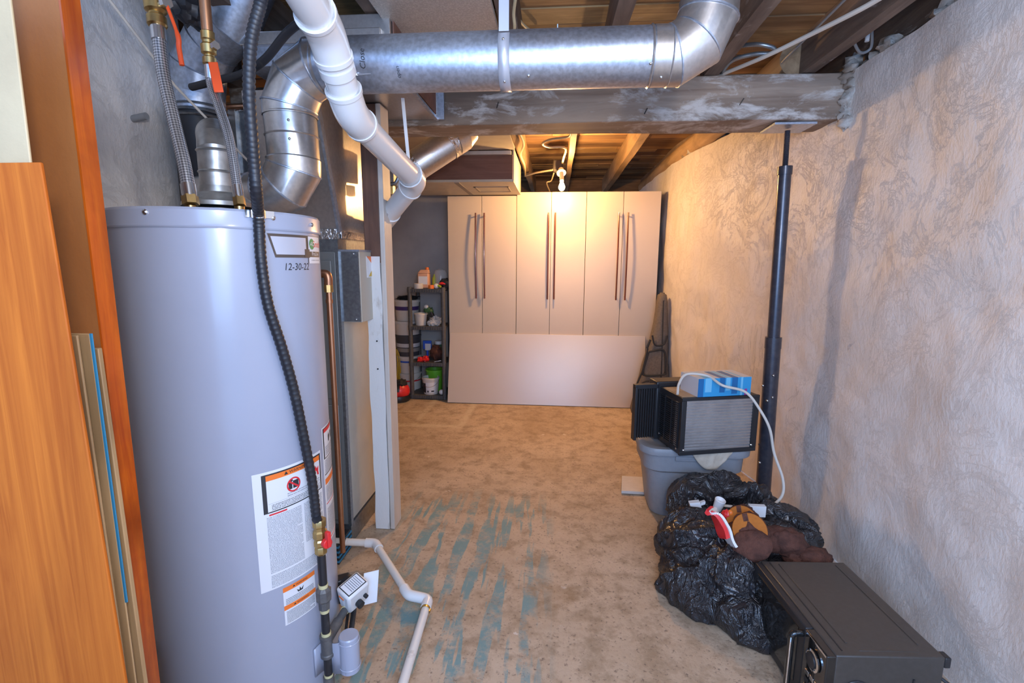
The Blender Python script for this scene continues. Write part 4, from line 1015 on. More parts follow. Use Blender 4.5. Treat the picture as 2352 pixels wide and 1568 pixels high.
# ================================================================== CABLES
def cable(name, label, pts, r, m, k=8, n=8): return tag(MB().tube(catmull(pts, k), r, n).build(name, m), label, 'cable')
cable('white_conduit', 'long straight white cable running under the joists at upper right', [at(2420, -240, Z=2.27), at(2040, -15, Z=2.27), at(1960, 30, Z=2.27), at(1850, 85, Z=2.28), at(1750, 133, Z=2.28), at(1655, 172, Z=2.31)], .009, 'cable')
p0 = at(1664, 172, Z=2.31)
for j, (lab_, off) in enumerate((('upper loop of grey armoured cable above the right end of the beam', 0),)):
    pts = catmull([at(1655, 172, Z=2.315), at(1680, 140, Z=2.31), at(1730, 125, Z=2.31), at(1772, 122, Z=2.30), at(1776, 110, Z=2.31), at(1740, 102, Z=2.33), at(1690, 106, Z=2.36)], 22)
    tag(MB().tube(pts, [.0085+(.0016 if i % 2 else 0) for i in range(len(pts))], 10).build('armoured_cable_loop', 'bx', None, smooth=80), 'looped grey armoured cable lying over the right end of the beam', 'cable')
cable('grey_cable', 'thin grey cable curling out of the wall top at upper right', [at(2010, -10, Z=2.40), at(1970, 40, Z=2.36), at(1958, 80, Z=2.33), at(1975, 120, Z=2.31), at(2000, 110, Z=2.33), at(2003, 70, Z=2.37)], .006, 'cable_g')
cable('dark_cable', 'thin dark cable slanting along the joist beside the long white cable', [at(1950, -10, Z=2.36), at(1880, 60, Z=2.36), at(1790, 150, Z=2.36), at(1770, 190, Z=2.36)], .005, 'cable_g')
pst = at(1995, 60, X=1.30); tag(MB().tube([pst, pst+V((0, 0, -.06))], .009, 12, cap=True).build('plastic_sleeve', 'white'), 'short white plastic sleeve stub hanging at the top of the right wall', 'pipe')
cable('cream_cable', 'cream cable hanging beside the joist at top centre', [at(1185, -10, Z=2.30), at(1180, 30, Z=2.28), at(1182, 60, Z=2.26), at(1180, 84, Z=2.25)], .006, 'cable_y')
cable('cream_cable', 'cream cable slanting across the boards above the round duct', [at(1180, 30, Z=2.44), at(1205, 60, Z=2.45), at(1235, 82, Z=2.46)], .007, 'cable_y')
cable('cream_cable', 'wavy cream cable stapled along the joist beside the beige soffit', [at(1192, 300, Z=2.27), at(1203, 330, Z=2.27), at(1196, 355, Z=2.27), at(1205, 380, Z=2.27), at(1206, 402, Z=2.27)], .009, 'cable_y')
cable('cream_cable', 'cream cable from the side joist across to the bulb box', [at(1206, 404, Z=2.27), at(1235, 396, Z=2.26), at(1270, 390, Z=2.25)], .009, 'cable_y')
cable('cream_cable', 'looped cream cable hanging in the lit joist bay before the bulb', [at(1313, 300, Z=2.30), at(1305, 314, Z=2.29), at(1265, 320, Z=2.29), at(1246, 330, Z=2.28), at(1262, 338, Z=2.28), at(1298, 340, Z=2.28), at(1294, 365, Z=2.27), at(1288, 388, Z=2.26)], .009, 'cable_y')
cable('bulb_cord', 'short pale cord dangling beside the bulb socket', [at(1272, 398, Z=2.22), at(1266, 415, Z=2.18), at(1256, 420, Z=2.17), at(1263, 440, Z=2.12)], .006, 'cable_y')

# ================================================================== CABINETS
CY = 4.90
seams = [at(px, 445, Y=CY).x for px in (1027, 1187, 1348, 1520)]
tops = [2.0, 2.055, 2.06]
CH = 2.055
labels = ['cream double-door wardrobe at the left, half under the beige soffit', 'cream double-door wardrobe in the middle, directly behind the glowing bulb', 'cream double-door wardrobe at the right, next to the stone wall']
for i in range(3):
    x0, x1 = seams[i], seams[i+1]; xm = (x0+x1)/2
    H_ = 2.022 if i == 0 else CH
    t = thing('wardrobe', labels[i], 'wardrobe', (xm, CY+.3, 0), 'cream wardrobes across the back of the basement')
    MB().box((x0+.003, CY+.02, 0), (x1-.003, CY+.60, H_-.004)).build('carcass', 'cab_side', t)
    for s, (a, b) in enumerate(((x0, xm), (xm, x1))):
        g = .0022
        d = MB().box((a+g, CY, .05), (b-g, CY+.019, H_)).build('door', 'cab', t, bevel=.0015)
        hx = b-(.056 if i == 0 else .043) if s == 0 else a+(.028 if i == 0 else .043)
        if i == 1: hx = b-.024 if s == 0 else a+.04
        za, zb = 1.86, 1.035
        hpts = [(hx, CY-.035-.02*math.sin(PI*k/12), zb+(za-zb)*k/12) for k in range(13)]
        hm = MB(); hm.tube(hpts, .0075, 10); hm.tube([(hx, CY, za-.03), (hx, CY-.04, za-.03)], .006, 8); hm.tube([(hx, CY, zb+.03), (hx, CY-.04, zb+.03)], .006, 8)
        hm.build('handle', 'handle', d)
    MB().box((x0+.01, CY+.01, 0), (x1-.01, CY+.02, .05)).build('plinth', 'cab_side', t)
# loose panel leaning on the wardrobes
b1, b2 = at(1028, 924, Z=0), at(1440, 930, Z=0)
xa, xb = b1.x, at(1483, 768, Y=CY-.03).x; yb = 4.72
ztop = at(1200, 768, Y=4.86).z
pm = MB(); dn = V((0, .163, ztop)).normalized(); nn = V((0, -dn.z, dn.y))
c0 = V(((xa+xb)/2, yb, .002)); L_ = math.hypot(.163, ztop)
pm.obox(c0+dn*L_/2-nn*.009, V(((xb-xa)/2, 0, 0)), dn*L_/2, nn*.009)
tag(pm.build('loose_shelf_panel', 'panelm', None, bevel=.002), 'long loose cream panel leaning on its side against the wardrobes', 'panel')

# ================================================================== SHELF UNIT
sh = thing('resin_shelf_unit', 'narrow charcoal plastic shelf unit with four shelves left of the wardrobes', 'shelf unit', (-1.28, 5.0, 0))
SX0, SX1, SY0, SY1 = at(945, 800, Y=4.85).x, at(1020, 800, Y=4.85).x, 4.84, 5.14
def zpx(py, Y=4.84): return at(985, py, Y=Y).z
levels = [.035, zpx(833), zpx(750), zpx(664)]
for x in (SX0, SX1-.0):
    for y in (SY0, SY1):
        o = MB().tube([(x, y, 0), (x, y, levels[3]+.01)], .021, 14).build('post', 'shelfpl', sh)
        for l in levels[1:]: MB().lathe([(.024, -.035), (.025, .0), (.022, .02)], (x, y, l), n=14).build('post_sleeve', 'shelfpl', o)
for l in levels:
    s_ = MB().box((SX0-.02, SY0-.02, l-.004), (SX1+.02, SY1+.02, l+.004)).build('shelf', 'shelfpl', sh)
    fr = MB()
    for k in range(13):
        x = SX0+.02+(SX1-SX0-.04)*k/12; fr.box((x-.006, SY0-.024, l-.03), (x+.006, SY0-.010, l+.002))
    fr.box((SX0, SY0-.014, l-.032), (SX1, SY0-.004, l)); fr.box((SX0, SY1, l-.032), (SX1, SY1+.01, l))
    fr.build('ribbed_apron', 'shelfpl', s_)['kind'] = 'stuff'
def lathe_thing(name, label, cat, base, prof, m, n=24, group=None, parts=()):
    t = thing(name, label, cat, base, group)
    MB().lathe(prof, base, n=n).build('body', m, t)
    for (pn_, pr_, pm_) in parts: MB().lathe(pr_, base, n=n, cap=True).build(pn_, pm_, t)
    return t
def P(px, py, Y, Z=None):
    p = at(px, py, Y=Y)
    if Z is not None: p = V((p.x, Y, Z))
    return p
top = levels[3]+.004
# top shelf
t = thing('cleaner_jug', 'peach plastic cleaner jug with orange cap on the top shelf', 'bottle', P(974, 650, 4.95, top))
b_ = P(974, 650, 4.95, top)
MB().box((b_.x-.058, 4.91, top), (b_.x+.058, 4.99, top+.15)).build('body', 'peach', t, bevel=.012)
MB().hexa([(b_.x-.058, 4.91, top+.15), (b_.x+.058, 4.91, top+.15), (b_.x+.058, 4.99, top+.15), (b_.x-.058, 4.99, top+.15)], [(b_.x-.03, 4.93, top+.185), (b_.x+.055, 4.93, top+.185), (b_.x+.055, 4.97, top+.185), (b_.x-.03, 4.97, top+.185)]).build('shoulder', 'peach', t, bevel=.006)
MB().lathe([(.018, .18), (.018, .21)], V((b_.x+.035, 4.95, top)), n=16).build('cap', 'orangecap', t)
MB().box((b_.x-.045, 4.908, top+.04), (b_.x+.045, 4.91, top+.12)).build('label', 'paper', t)
b_ = P(961, 650, 4.87, top); lathe_thing('tape_roll', 'cream roll of tape at the left front of the top shelf', 'tape', b_, [(.045, 0), (.047, .003), (.047, .048), (.045, .05), (.022, .05), (.022, .0)], 'bucket')
b_ = P(990, 650, 4.86, top); t = lathe_thing('orange_tub', 'low orange tub in front of the peach jug on the top shelf', 'tub', b_, [(.026, 0), (.028, .002), (.028, .035), (.024, .037)], 'orangecap')
b_ = P(998, 645, 5.0, top); lathe_thing('lime_bottle', 'lime green bottle standing on the top shelf beside the peach jug', 'bottle', b_, [(.022, 0), (.024, .005), (.022, .10), (.010, .125), (.010, .14)], 'lime')
b_ = P(1002, 648, 4.88, top); t = thing('spare_bulb', 'white light bulb lying at the front of the top shelf', 'bulb', b_)
MB().ell(b_+V((0, 0, .026)), (.028, .026, .026)).build('glass', 'white', t); MB().tube([b_+V((.02, -.01, .03)), b_+V((.05, -.02, .02))], .012, 12).build('base', 'lime', t)
b_ = P(1012, 648, 5.05, top); t = thing('clear_bowl', 'clear plastic bowl resting upside down at the back of the top shelf', 'bowl', b_)
MB().lathe([(.075, .12), (.072, .15), (.055, .18), (.02, .195)], b_, n=24, cap=False).build('dome', 'clearpl', t); MB().lathe([(.078, .0), (.08, .06), (.075, .12)], b_, n=24, cap=False).build('wall', 'clearpl', t)
b_ = P(1020, 650, 4.95, top); t = thing('black_red_pouch', 'black and red cloth pouch slumped on the right end of the top shelf', 'pouch', b_)
MB().ell(b_+V((.02, 0, .05)), (.065, .05, .05), nz=.3).build('body', 'bagblack', t); MB().ell(b_+V((-.005, -.035, .05)), (.04, .02, .015)).build('red_flap', 'red', t)
# second shelf
z2 = levels[2]+.004
def pail(name, label, base, r0, r1, h, m, lid=None, band=None, cat='bucket', group=None, bail=True):
    t = thing(name, label, cat, base, group)
    base = V(base)
    prof = [(r0, 0), (r1, h-.02), (r1+.006, h-.018), (r1+.006, h-.004), (r1, h)]
    if not lid: prof += [(r1-.004, h), (r0-.004, .01), (.01, .008)]
    MB().lathe(prof, base, n=32).build('body', m, t)
    if lid: MB().lathe([(r1+.009, h-.014), (r1+.010, h+.004), (r1+.004, h+.008), (.01, h+.006)], base, n=32).build('lid', lid, t)
    if band:
        for (z0, z1, bm_) in band:
            ra = r0+(r1-r0)*z0/h; rb = r0+(r1-r0)*z1/h
            MB().lathe([(ra+.0012, z0), (rb+.0012, z1)], base, n=32, cap=False).build('printed_band', bm_, t)
    if bail:
        MB().tube([base+V((r1*math.cos(a), -r1*math.sin(a)*.98-.008*math.sin(a), h-.03-.06*math.sin(a))) for a in [PI*k/16 for k in range(17)]], .002, 6).build('bail_handle', 'steel', t)
    return t
pail('small_pail', 'small white pail on the second shelf', P(967, 740, 4.93, z2), .052, .062, .125, 'bucket', bail=False)
t = thing('caulk_kit', 'dark tool bundle with a white ball tip on the second shelf', 'tool', P(985, 738, 5.0, z2))
b_ = P(985, 738, 5.0, z2)
MB().ell(b_+V((0, 0, .14)), (.05, .04, .035), nz=.4).build('green_cloth', 'dkgreen', t); MB().obox(b_+V((.02, 0, .10)), V((.03, 0, .01)), V((0, .03, 0)), V((-.02, 0, .06))).build('black_case', 'blackpl', t, bevel=.008)
MB().ell(b_+V((-.02, -.02, .185)), (.022, .022, .022)).build('ball', 'white', t)
MB().tube([b_+V((.01, 0, 0)), b_+V((.01, 0, .08))], .035, 14).build('base', 'blackpl', t)
t = thing('plastic_bag', 'crumpled clear plastic bag with white contents on the second shelf', 'bag', P(995, 742, 4.88, z2)); b_ = P(995, 742, 4.88, z2)
MB().ell(b_+V((.02, 0, .045)), (.06, .04, .05), nz=.6, nf=4).build('film', 'clearpl', t); MB().ell(b_+V((0, 0, .03)), (.045, .035, .028), nz=.5, nf=3).build('contents', 'white', t); MB().ell(b_+V((-.035, .01, .025)), (.03, .025, .025), nz=.5, nf=3).build('contents', 'bucket', t)
# third shelf
z3 = levels[1]+.004
t = thing('blue_brush', 'blue and grey paint brush standing on the third shelf', 'brush', P(982, 815, 5.02, z3)); b_ = P(982, 815, 5.02, z3)
MB().obox(b_+V((0, 0, .15)), V((.045, 0, 0)), V((0, .01, 0)), V((0, 0, .045))).build('blue_head', 'bluepl', t, bevel=.004); MB().obox(b_+V((.01, -.012, .13)), V((.03, 0, 0)), V((0, .004, 0)), V((0, 0, .035))).build('grey_pad', 'cardw', t); MB().tube([b_, b_+V((0, 0, .11))], .012, 10).build('grip', 'bluepl', t)
t = thing('red_gloves', 'pair of crumpled red gloves on the front of the third shelf', 'gloves', P(970, 820, 4.88, z3)); b_ = P(970, 820, 4.88, z3)
for dx, dz_, s in ((-.02, .02, 1), (.035, .03, 1.1)):
    MB().ell(b_+V((dx, 0, dz_)), (.032*s, .03, .026*s), nz=.5).build('palm', 'red', t)
    for f in range(4): MB().tube([b_+V((dx+.008*f-.012, -.02, dz_)), b_+V((dx+.014*f-.02, -.038, dz_-.012+.004*(f % 2)))], [.008, .006], 8).build('finger', 'red', t)
t = thing('brown_sack', 'dark brown sack on the right side of the third shelf', 'sack', P(1002, 820, 4.98, z3)); b_ = P(1002, 820, 4.98, z3)
MB().ell(b_+V((0, 0, .07)), (.065, .05, .072), nz=.3).build('sack_body', 'brownfur', t); MB().tube([b_+V((0, 0, .12)), b_+V((0, 0, .155))], [.03, .04], 12).build('neck', 'brownfur', t)
t = thing('white_scraper', 'small white scraper lying on the third shelf edge', 'scraper', P(1003, 822, 4.86, z3)); b_ = P(1003, 822, 4.86, z3)
MB().obox(b_+V((0, 0, .01)), V((.022, .004, .004)), V((0, .01, 0)), V((0, 0, .002))).build('blade', 'white', t); MB().tube([b_+V((.015, 0, .012)), b_+V((.045, 0, .018))], .005, 8).build('handle', 'white', t)
lathe_thing('white_cap_tub', 'white capped tub with dark green side at the back of the third shelf', 'tub', P(1008, 812, 5.06, z3), [(.045, 0), (.048, .15), (.04, .155)], 'dkgreen', parts=(('cap', [(.04, .155), (.04, .185), (.03, .19)], 'white'),))
# bottom shelf
z4 = levels[0]+.004
t = pail('label_pail', 'white pail with black and white label on the bottom shelf', P(990, 898, 4.92, z4), .072, .086, .175, 'bucket')
bpp = P(990, 898, 4.92, z4)
def pl(a0, a1, z0, z1, m, nm):
    MB().grid(lambda u, v: bpp+V(((.0735+.0805*0+(.014*(z0+(z1-z0)*v)/.175))*math.cos(a0+(a1-a0)*u), (.0735+(.014*(z0+(z1-z0)*v)/.175))*math.sin(a0+(a1-a0)*u), z0+(z1-z0)*v)), 10, 1).build(nm, m, t)
pl(3.5, 4.25, .02, .12, 'ink', 'black_label'); pl(4.3, 5.6, .02, .13, 'paper', 'white_label'); pl(4.45, 4.65, .025, .045, 'ink', 'barcode'); pl(5.0, 5.4, .03, .045, 'ink', 'barcode')
pail('green_bin', 'bright green bin behind the labelled pail on the bottom shelf', P(1000, 890, 5.06, z4), .075, .095, .23, 'green', bail=False)
t = thing('white_roll', 'small white ball lying on the right of the bottom shelf', 'ball', P(1014, 893, 4.87, z4)); MB().ell(P(1014, 893, 4.87, z4)+V((0, 0, .027)), (.027, .027, .027)).build('ball', 'white', t)
# stack of buckets against the wall
stk = [('charcoal_bucket', 'dark charcoal bucket with white print under the white lidded bucket in the stack', 'bucketdk', .115, .125, .21, [(.09, .115, 'cardw'), (.06, .08, 'dirt')], None),]
bxp_ = at(938, 860, Y=5.08).x
zc = 0.0
g_ = 'buckets stacked beside the shelf unit'
pail('bucket', 'white bucket with red print at the bottom of the stack', (bxp_, 5.12, 0), .115, .128, .22, 'bucket', None, [(.13, .145, 'red_ink')], group=g_)
pail('bucket', 'white bucket with blue rim, second up in the stack', (bxp_+.004, 5.12, .205), .112, .125, .19, 'bucket', 'bucket', [(.13, .165, 'bluepl')], group=g_, bail=False)
pail('bucket', 'charcoal bucket with white print in the middle of the stack', (bxp_-.003, 5.12, .40), .115, .13, .22, 'bucketdk', 'bucketdk', [(.10, .14, 'cardw'), (.05, .09, 'dirt')], group=g_, bail=False)
pail('bucket', 'white bucket with cream lid, just under the purple-banded bucket', (bxp_-.01, 5.12, .63), .125, .135, .14, 'bucket', 'bucket', None, group=g_, bail=False)
pail('bucket', 'white bucket with purple band, topmost of the stack', (bxp_-.005, 5.12, .78), .115, .13, .21, 'bucket', 'bucket', [(.11, .15, 'purple')], group=g_, bail=False)
t = thing('paint_rags', 'dark rag draped over the topmost bucket of the stack', 'rag', (bxp_, 5.12, 1.0)); MB().ell((bxp_+.01, 5.12, 1.015), (.11, .09, .022), nz=.8, nf=4).build('cloth', 'darkcloth', t)
pail('bucket', 'plain white bucket half hidden behind the shelf unit', (bxp_+.27, 5.15+.08, .55), .09, .10, .2, 'bucket', 'bucket', group=g_, bail=False) if False else None
# red and black helmet bag
hbx = at(935, 905, Z=0); t = thing('red_helmet', 'round red and black helmet on the floor in front of the buckets', 'helmet', (hbx.x, 4.86, 0))
hc = V((hbx.x-.018, 4.76, .098))
MB().ell(hc, (.115, .10, .10), 30, 18).build('shell', 'red', t)
bl_ = MB(); bl_.lathe([(.118, -.02), (.122, .0), (.112, .03)], hc-V((0, 0, .07)), n=30); bl_.build('black_rim', 'blackpl', t)
vs_ = MB(); vs_.grid(lambda u, v: hc+V((.1175*math.cos(4.4+.75*u+.2*(v-.5))*math.cos(.1+1.2*v), .1025*math.sin(4.4+.75*u+.2*(v-.5))*math.cos(.1+1.2*v), .1025*math.sin(.1+1.2*v))), 8, 10); vs_.build('black_stripe', 'blackpl', t)
vs_ = MB(); vs_.ell(hc+V((.03, 0, .075)), (.06, .07, .045), nz=.3); vs_.build('black_strap_bundle', 'bagblack', t)
# yellow cord coil hanging
t = thing('yellow_cord_coil', 'yellow extension cord coil hanging left of the buckets', 'cord', at(910, 840, Y=5.0)); cc = at(908, 835, Y=5.02)
ym = MB()
for k in range(6):
    a0 = random.uniform(-.02, .02); w0 = .045+.006*k
    ym.tube([cc+V((w0*math.cos(a)+a0, .012*k-.03+.01*math.sin(2*a), .20*math.sin(a)+.012*math.sin(3*a+k)-.02*k)) for a in [2*PI*q/28 for q in range(29)]], .0055, 8)
ym.build('coils', 'yellow', t); MB().tube([cc+V((0, .0, .14)), cc+V((0, .28, .2))], .004, 6).build('hook', 'iron', t)

# ================================================================== BAG LEANING ON THE RIGHT
gb = thing('padded_gear_bag', 'tall grey padded gear bag with black straps leaning beside the wardrobes', 'bag', at(1470, 940, Z=0))
def gbp(px, py, Y): return at(px, py, Y=Y)
outl = [(672, 1512, 1530), (690, 1508, 1533), (740, 1501, 1534), (780, 1492, 1535), (830, 1476, 1536), (870, 1464, 1536), (905, 1455, 1530), (935, 1447, 1505), (947, 1450, 1480)]
def gfn(u, v):
    k = u*(len(outl)-1); i = min(int(k), len(outl)-2); f = k-i
    py = outl[i][0]*(1-f)+outl[i+1][0]*f; l = outl[i][1]*(1-f)+outl[i+1][1]*f; r = outl[i][2]*(1-f)+outl[i+1][2]*f
    Y = 4.70-.12*u
    a = at(l, py, Y=Y); b = at(r, py, Y=Y); c = (a+b)/2; hw = (b-a)/2; ang = 2*PI*v
    wr_ = 1+.05*noise.noise(V((u*9, v*6, 0)))
    th_ = .055+.02*math.sin(PI*u)
    if u < .03: hw *= .6; th_ *= .5
    return c+hw*math.cos(ang)*wr_+V((0, math.sin(ang)*th_*wr_, max(0, .0)))
gm = MB().grid(gfn, 60, 28); 
gm.f.append(tuple(range(28))); gm.build('bag_body', 'bagfab', gb, smooth=70)
def loop(pts, r, nm='strap', m='bagblack'): MB().tube(catmull(pts, 6), r, 8).build(nm, m, gb)
F_ = lambda px, py: at(px, py, Y=4.70-.12*((py-672)/275)-.078)
pk = [(1490, 808), (1525, 805), (1528, 850), (1524, 860), (1482, 862), (1478, 850)]
pm_ = MB(); pm_.extr([F_(*p_)+V((0, .0, 0)) for p_ in pk], (0, .03, 0)); pm_.build('pocket', 'bagfab', gb, bevel=.006)
loop([F_(*p_) for p_ in pk]+[F_(*pk[0])], .009)
loop([F_(1498, 770), F_(1505, 792), F_(1525, 790), F_(1533, 770)], .008); loop([F_(1524, 690), F_(1521, 800), F_(1518, 880)], .005, 'zip')
loop([F_(1488, 800), F_(1476, 850), F_(1463, 885), F_(1485, 875), F_(1515, 878)], .008)
loop([F_(1494, 780), F_(1486, 800)], .010, 'buckle')

# ================================================================== TOTE, AC UNIT, BOX
tt = thing('storage_tote', 'grey plastic storage tote with lid on the floor before the steel post', 'storage box', (.85, 2.8, 0))
def rrect(x0, x1, y0, y1, r, z, n=6, bow=0):
    out = []
    for (cx, cy, a0) in ((x1-r, y1-r, 0), (x0+r, y1-r, PI/2), (x0+r, y0+r, PI), (x1-r, y0+r, 1.5*PI)):
        for k in range(n+1):
            a = a0+PI/2*k/n; out.append(V((cx+r*math.cos(a), cy+r*math.sin(a), z)))
    return out
def loft(rings, cap0=True, cap1=True):
    mb = MB(); n = len(rings[0])
    for R_ in rings: mb.v += R_
    for i in range(len(rings)-1):
        for j in range(n): mb.f.append((i*n+j, i*n+(j+1) % n, (i+1)*n+(j+1) % n, (i+1)*n+j))
    if cap0: mb.f.append(tuple(range(n))[::-1])
    if cap1: mb.f.append(tuple((len(rings)-1)*n+j for j in range(n)))
    return mb
tx0, tx1, ty0, ty1 = .475, 1.06, 2.56, 3.00
def TR(d, z, r=.07): return rrect(tx0+d, tx1-d, ty0+d, ty1-d, r, z)
loft([TR(.085, 0, .08), TR(.075, .03, .09), TR(.045, .27, .09), TR(.028, .285, .09), TR(.022, .395, .09), TR(.012, .40, .09)]).build('tub', 'tote', tt, smooth=40)
loft([TR(.012, .378, .1), TR(.0, .382, .1), TR(-.002, .405, .1), TR(.004, .418, .1), TR(.03, .422, .1), TR(.045, .412, .1)]).build('lid', 'tote', tt, smooth=40)
MB().box((tx0+.18, ty0+.014, .35), (tx1-.18, ty0+.03, .375)).build('handle_lip', 'tote', tt, bevel=.004)
# rag over the edge
rg = MB(); A0 = at(1660, 1062, Z=.42)
def rgf(u, v):
    x = .69+.28*u; w_ = math.sin(PI*u); yy = ty0+.038-.062*v*(.35+w_); 
    z = .424+.004*noise.noise(V((u*9, v*7, 0)))
    if yy < ty0-.004: z -= (ty0-.004-yy)*2.6; yy = ty0-.008-.006*noise.noise(V((u*14, v*4, 2)))
    return (x, yy, z+.002)
rg.grid(rgf, 40, 20); tag(rg.build('rag', 'cloth', None, solid=.003), 'crumpled beige rag hanging over the front edge of the grey tote', 'rag')
# AC unit
zt = .422
a0, a1_ = at(1560, 1047, Z=zt), at(1735, 1035, Z=zt)
ex = (a1_-a0); wA = ex.length; ex = ex.normalized(); ey = V((-ex.y, ex.x, 0))
ac = thing('window_air_conditioner', 'black window air conditioner with bare fins sitting on the grey tote', 'air conditioner', a0)
HA = at(1567, 915, Y=a0.y).z-zt
DA = .25
def AP(u, v, z): return a0+ex*u+ey*v+V((0, 0, z))
def abox(mb, u0, u1, v0, v1, z0, z1):
    return mb.hexa([AP(u0, v0, z0), AP(u1, v0, z0), AP(u1, v1, z0), AP(u0, v1, z0)], [AP(u0, v0, z1), AP(u1, v0, z1), AP(u1, v1, z1), AP(u0, v1, z1)])
abox(MB(), .004, wA-.004, .014, DA, .0, HA).build('case', 'acblack', ac, bevel=.004)
fr = MB(); f_ = .022
abox(fr, 0, wA, 0, .016, 0, f_); abox(fr, 0, wA, 0, .016, HA-f_+.006, HA); abox(fr, 0, f_+.004, 0, .016, f_, HA-f_+.006); abox(fr, wA-f_-.012, wA, 0, .016, f_, HA-f_+.006); fr.build('rear_frame', 'acblack', ac, bevel=.002)
abox(MB(), f_, wA-f_, .006, .013, f_, HA-f_+.006).build('condenser_coil', 'acfin', ac)
fin = MB(); nf_ = 17
for k in range(nf_):
    z = f_+.006+(HA-2*f_-.006)*k/(nf_-1); abox(fin, f_+.003, wA-f_-.012, .003, .007, z-.0018, z+.0018)
fin.build('coil_tube_rows', 'steel', ac)
sl = MB()
for k in range(22):
    z = .035+(HA-.07)*k/21; abox(sl, -.003, .004, .03, DA-.015, z-.0025, z+.0025)
for v in (.03, .10, .17, DA-.02): abox(sl, -.004, .004, v, v+.006, .03, HA-.03)
sl.build('side_grille', 'acblack', ac)
gl2 = MB()
for k in range(22):
    z = .04+(HA-.075)*k/21; abox(gl2, -.0015, .004, .035, .065, z-.001, z+.003)
gl2.build('side_coil_glimpse', 'acfin', ac)
scw = MB()
for (u, v, z, n) in ((.02, -.001, .03, (-ey)), (wA-.03, -.001, .035, -ey), (-.003, .03, .03, -ex), (-.003, DA-.03, .045, -ex)): screw(scw, AP(u, v, z), n, .006)
scw.build('screw', 'steel', ac)
abox(MB(), .01, wA*.42, .02, DA-.03, HA, HA+.0015).build('paper_label', 'kraft', ac)
# accordion wing and front housing behind
abox(MB(), -.015, wA+.02, DA, DA+.10, 0, HA+.025).build('front_housing', 'acblack', ac, bevel=.006)
wgm = MB(); nW = 16
for k in range(nW):
    u = -.015-.11*k/nW; abox(wgm, u-.0045, u, DA+.005+(.008 if k % 2 else 0), DA+.03, .01, HA-.01)
wgm.build('accordion_panel', 'acblack', ac)
abox(MB(), -.14, -.0, DA-.0, DA+.035, HA-.012, HA+.012).build('panel_rail', 'acblack', ac, bevel=.002)
abox(MB(), -.14, -.125, DA-.005, DA+.035, 0, HA).build('panel_rail', 'acblack', ac, bevel=.002)
# blue and white box on top
zb_ = zt+HA+.002
bA, bB = at(1602, 912, Z=zb_), at(1723, 906, Z=zb_)
bl0 = bA; bex = (bB-bA).normalized(); wB = (bB-bA).length; bey = V((-bex.y, bex.x, 0))*.17; 
HB = at(1602, 870, Y=bA.y).z-zb_
back = at(1560, 905, Z=zb_); bey = bey*1.0
bb = thing('blue_striped_box', 'long blue and white striped cardboard box on top of the air conditioner', 'box', bA)
def BP(u, v, z): return bA+bex*u+bey*v+V((0, 0, z))
def bbox(mb, u0, u1, v0, v1, z0, z1): return mb.hexa([BP(u0, v0, z0), BP(u1, v0, z0), BP(u1, v1, z0), BP(u0, v1, z0)], [BP(u0, v0, z1), BP(u1, v0, z1), BP(u1, v1, z1), BP(u0, v1, z1)])
bbox(MB(), 0, wB, 0, 1, 0, HB).build('carton', 'cardw', bb)
bbox(MB(), 0, wB, -.004, 0, 0, HB).build('front_face', 'bluebox', bb)
for (u0, u1, z0, z1, m) in ((0, .10, 0, 1, 'blue2'), (.13, .25, .25, 1, 'blue3'), (.40, .50, .2, 1, 'blue2'), (.52, .60, .3, 1, 'blue3'), (.63, .74, .1, 1, 'blue2'), (.80, .84, 0, 1, 'blue3'), (.88, .93, 0, .35, 'magenta')):
    bbox(MB(), u0*wB, u1*wB, -.007, -.004, z0*HB, z1*HB).build('printed_stripe', m, bb, smooth=0)
    if z1 == 1 and u0 > .05: bbox(MB(), u0*wB, u1*wB, 0, .85, HB, HB+.0008).build('printed_stripe', m, bb, smooth=0)
# white cord of the AC
wc = [at(1556, 905, Z=.745), at(1560, 880, Z=.79), at(1578, 859, Z=zb_+HB+.01), at(1625, 863, Z=zb_+HB+.008), at(1660, 885, Y=bA.y-.03), at(1712, 900, Y=bA.y-.03),
      at(1745, 940, Y=2.42), at(1768, 985, Y=2.40), at(1778, 1040, Y=2.40), at(1798, 1100, Y=2.36), at(1795, 1140, Y=2.32), at(1760, 1168, Y=2.25), at(1720, 1170, Y=2.20), at(1680, 1163, Y=2.2), at(1655, 1160, Y=2.22)]
tag(MB().tube(catmull(wc, 10), .0065, 10).build('white_power_cord', 'cable'), 'white power cord looping from the blue striped box down into the black bag', 'cord')
# block on floor
bA1, bA2, bA3 = at(1427, 1133, Z=0), at(1428, 1098, Z=.0), at(1500, 1137, Z=0)
tag(MB().hexa([bA1, bA3, bA3+(bA2-bA1)*1.0, bA2], [p_+V((0, 0, .018)) for p_ in (bA1, bA3, bA3+(bA2-bA1), bA2)]).build('wood_offcut', 'plaster_pale', None, bevel=.002), 'flat pale wood offcut lying on the floor left of the grey tote', 'board')

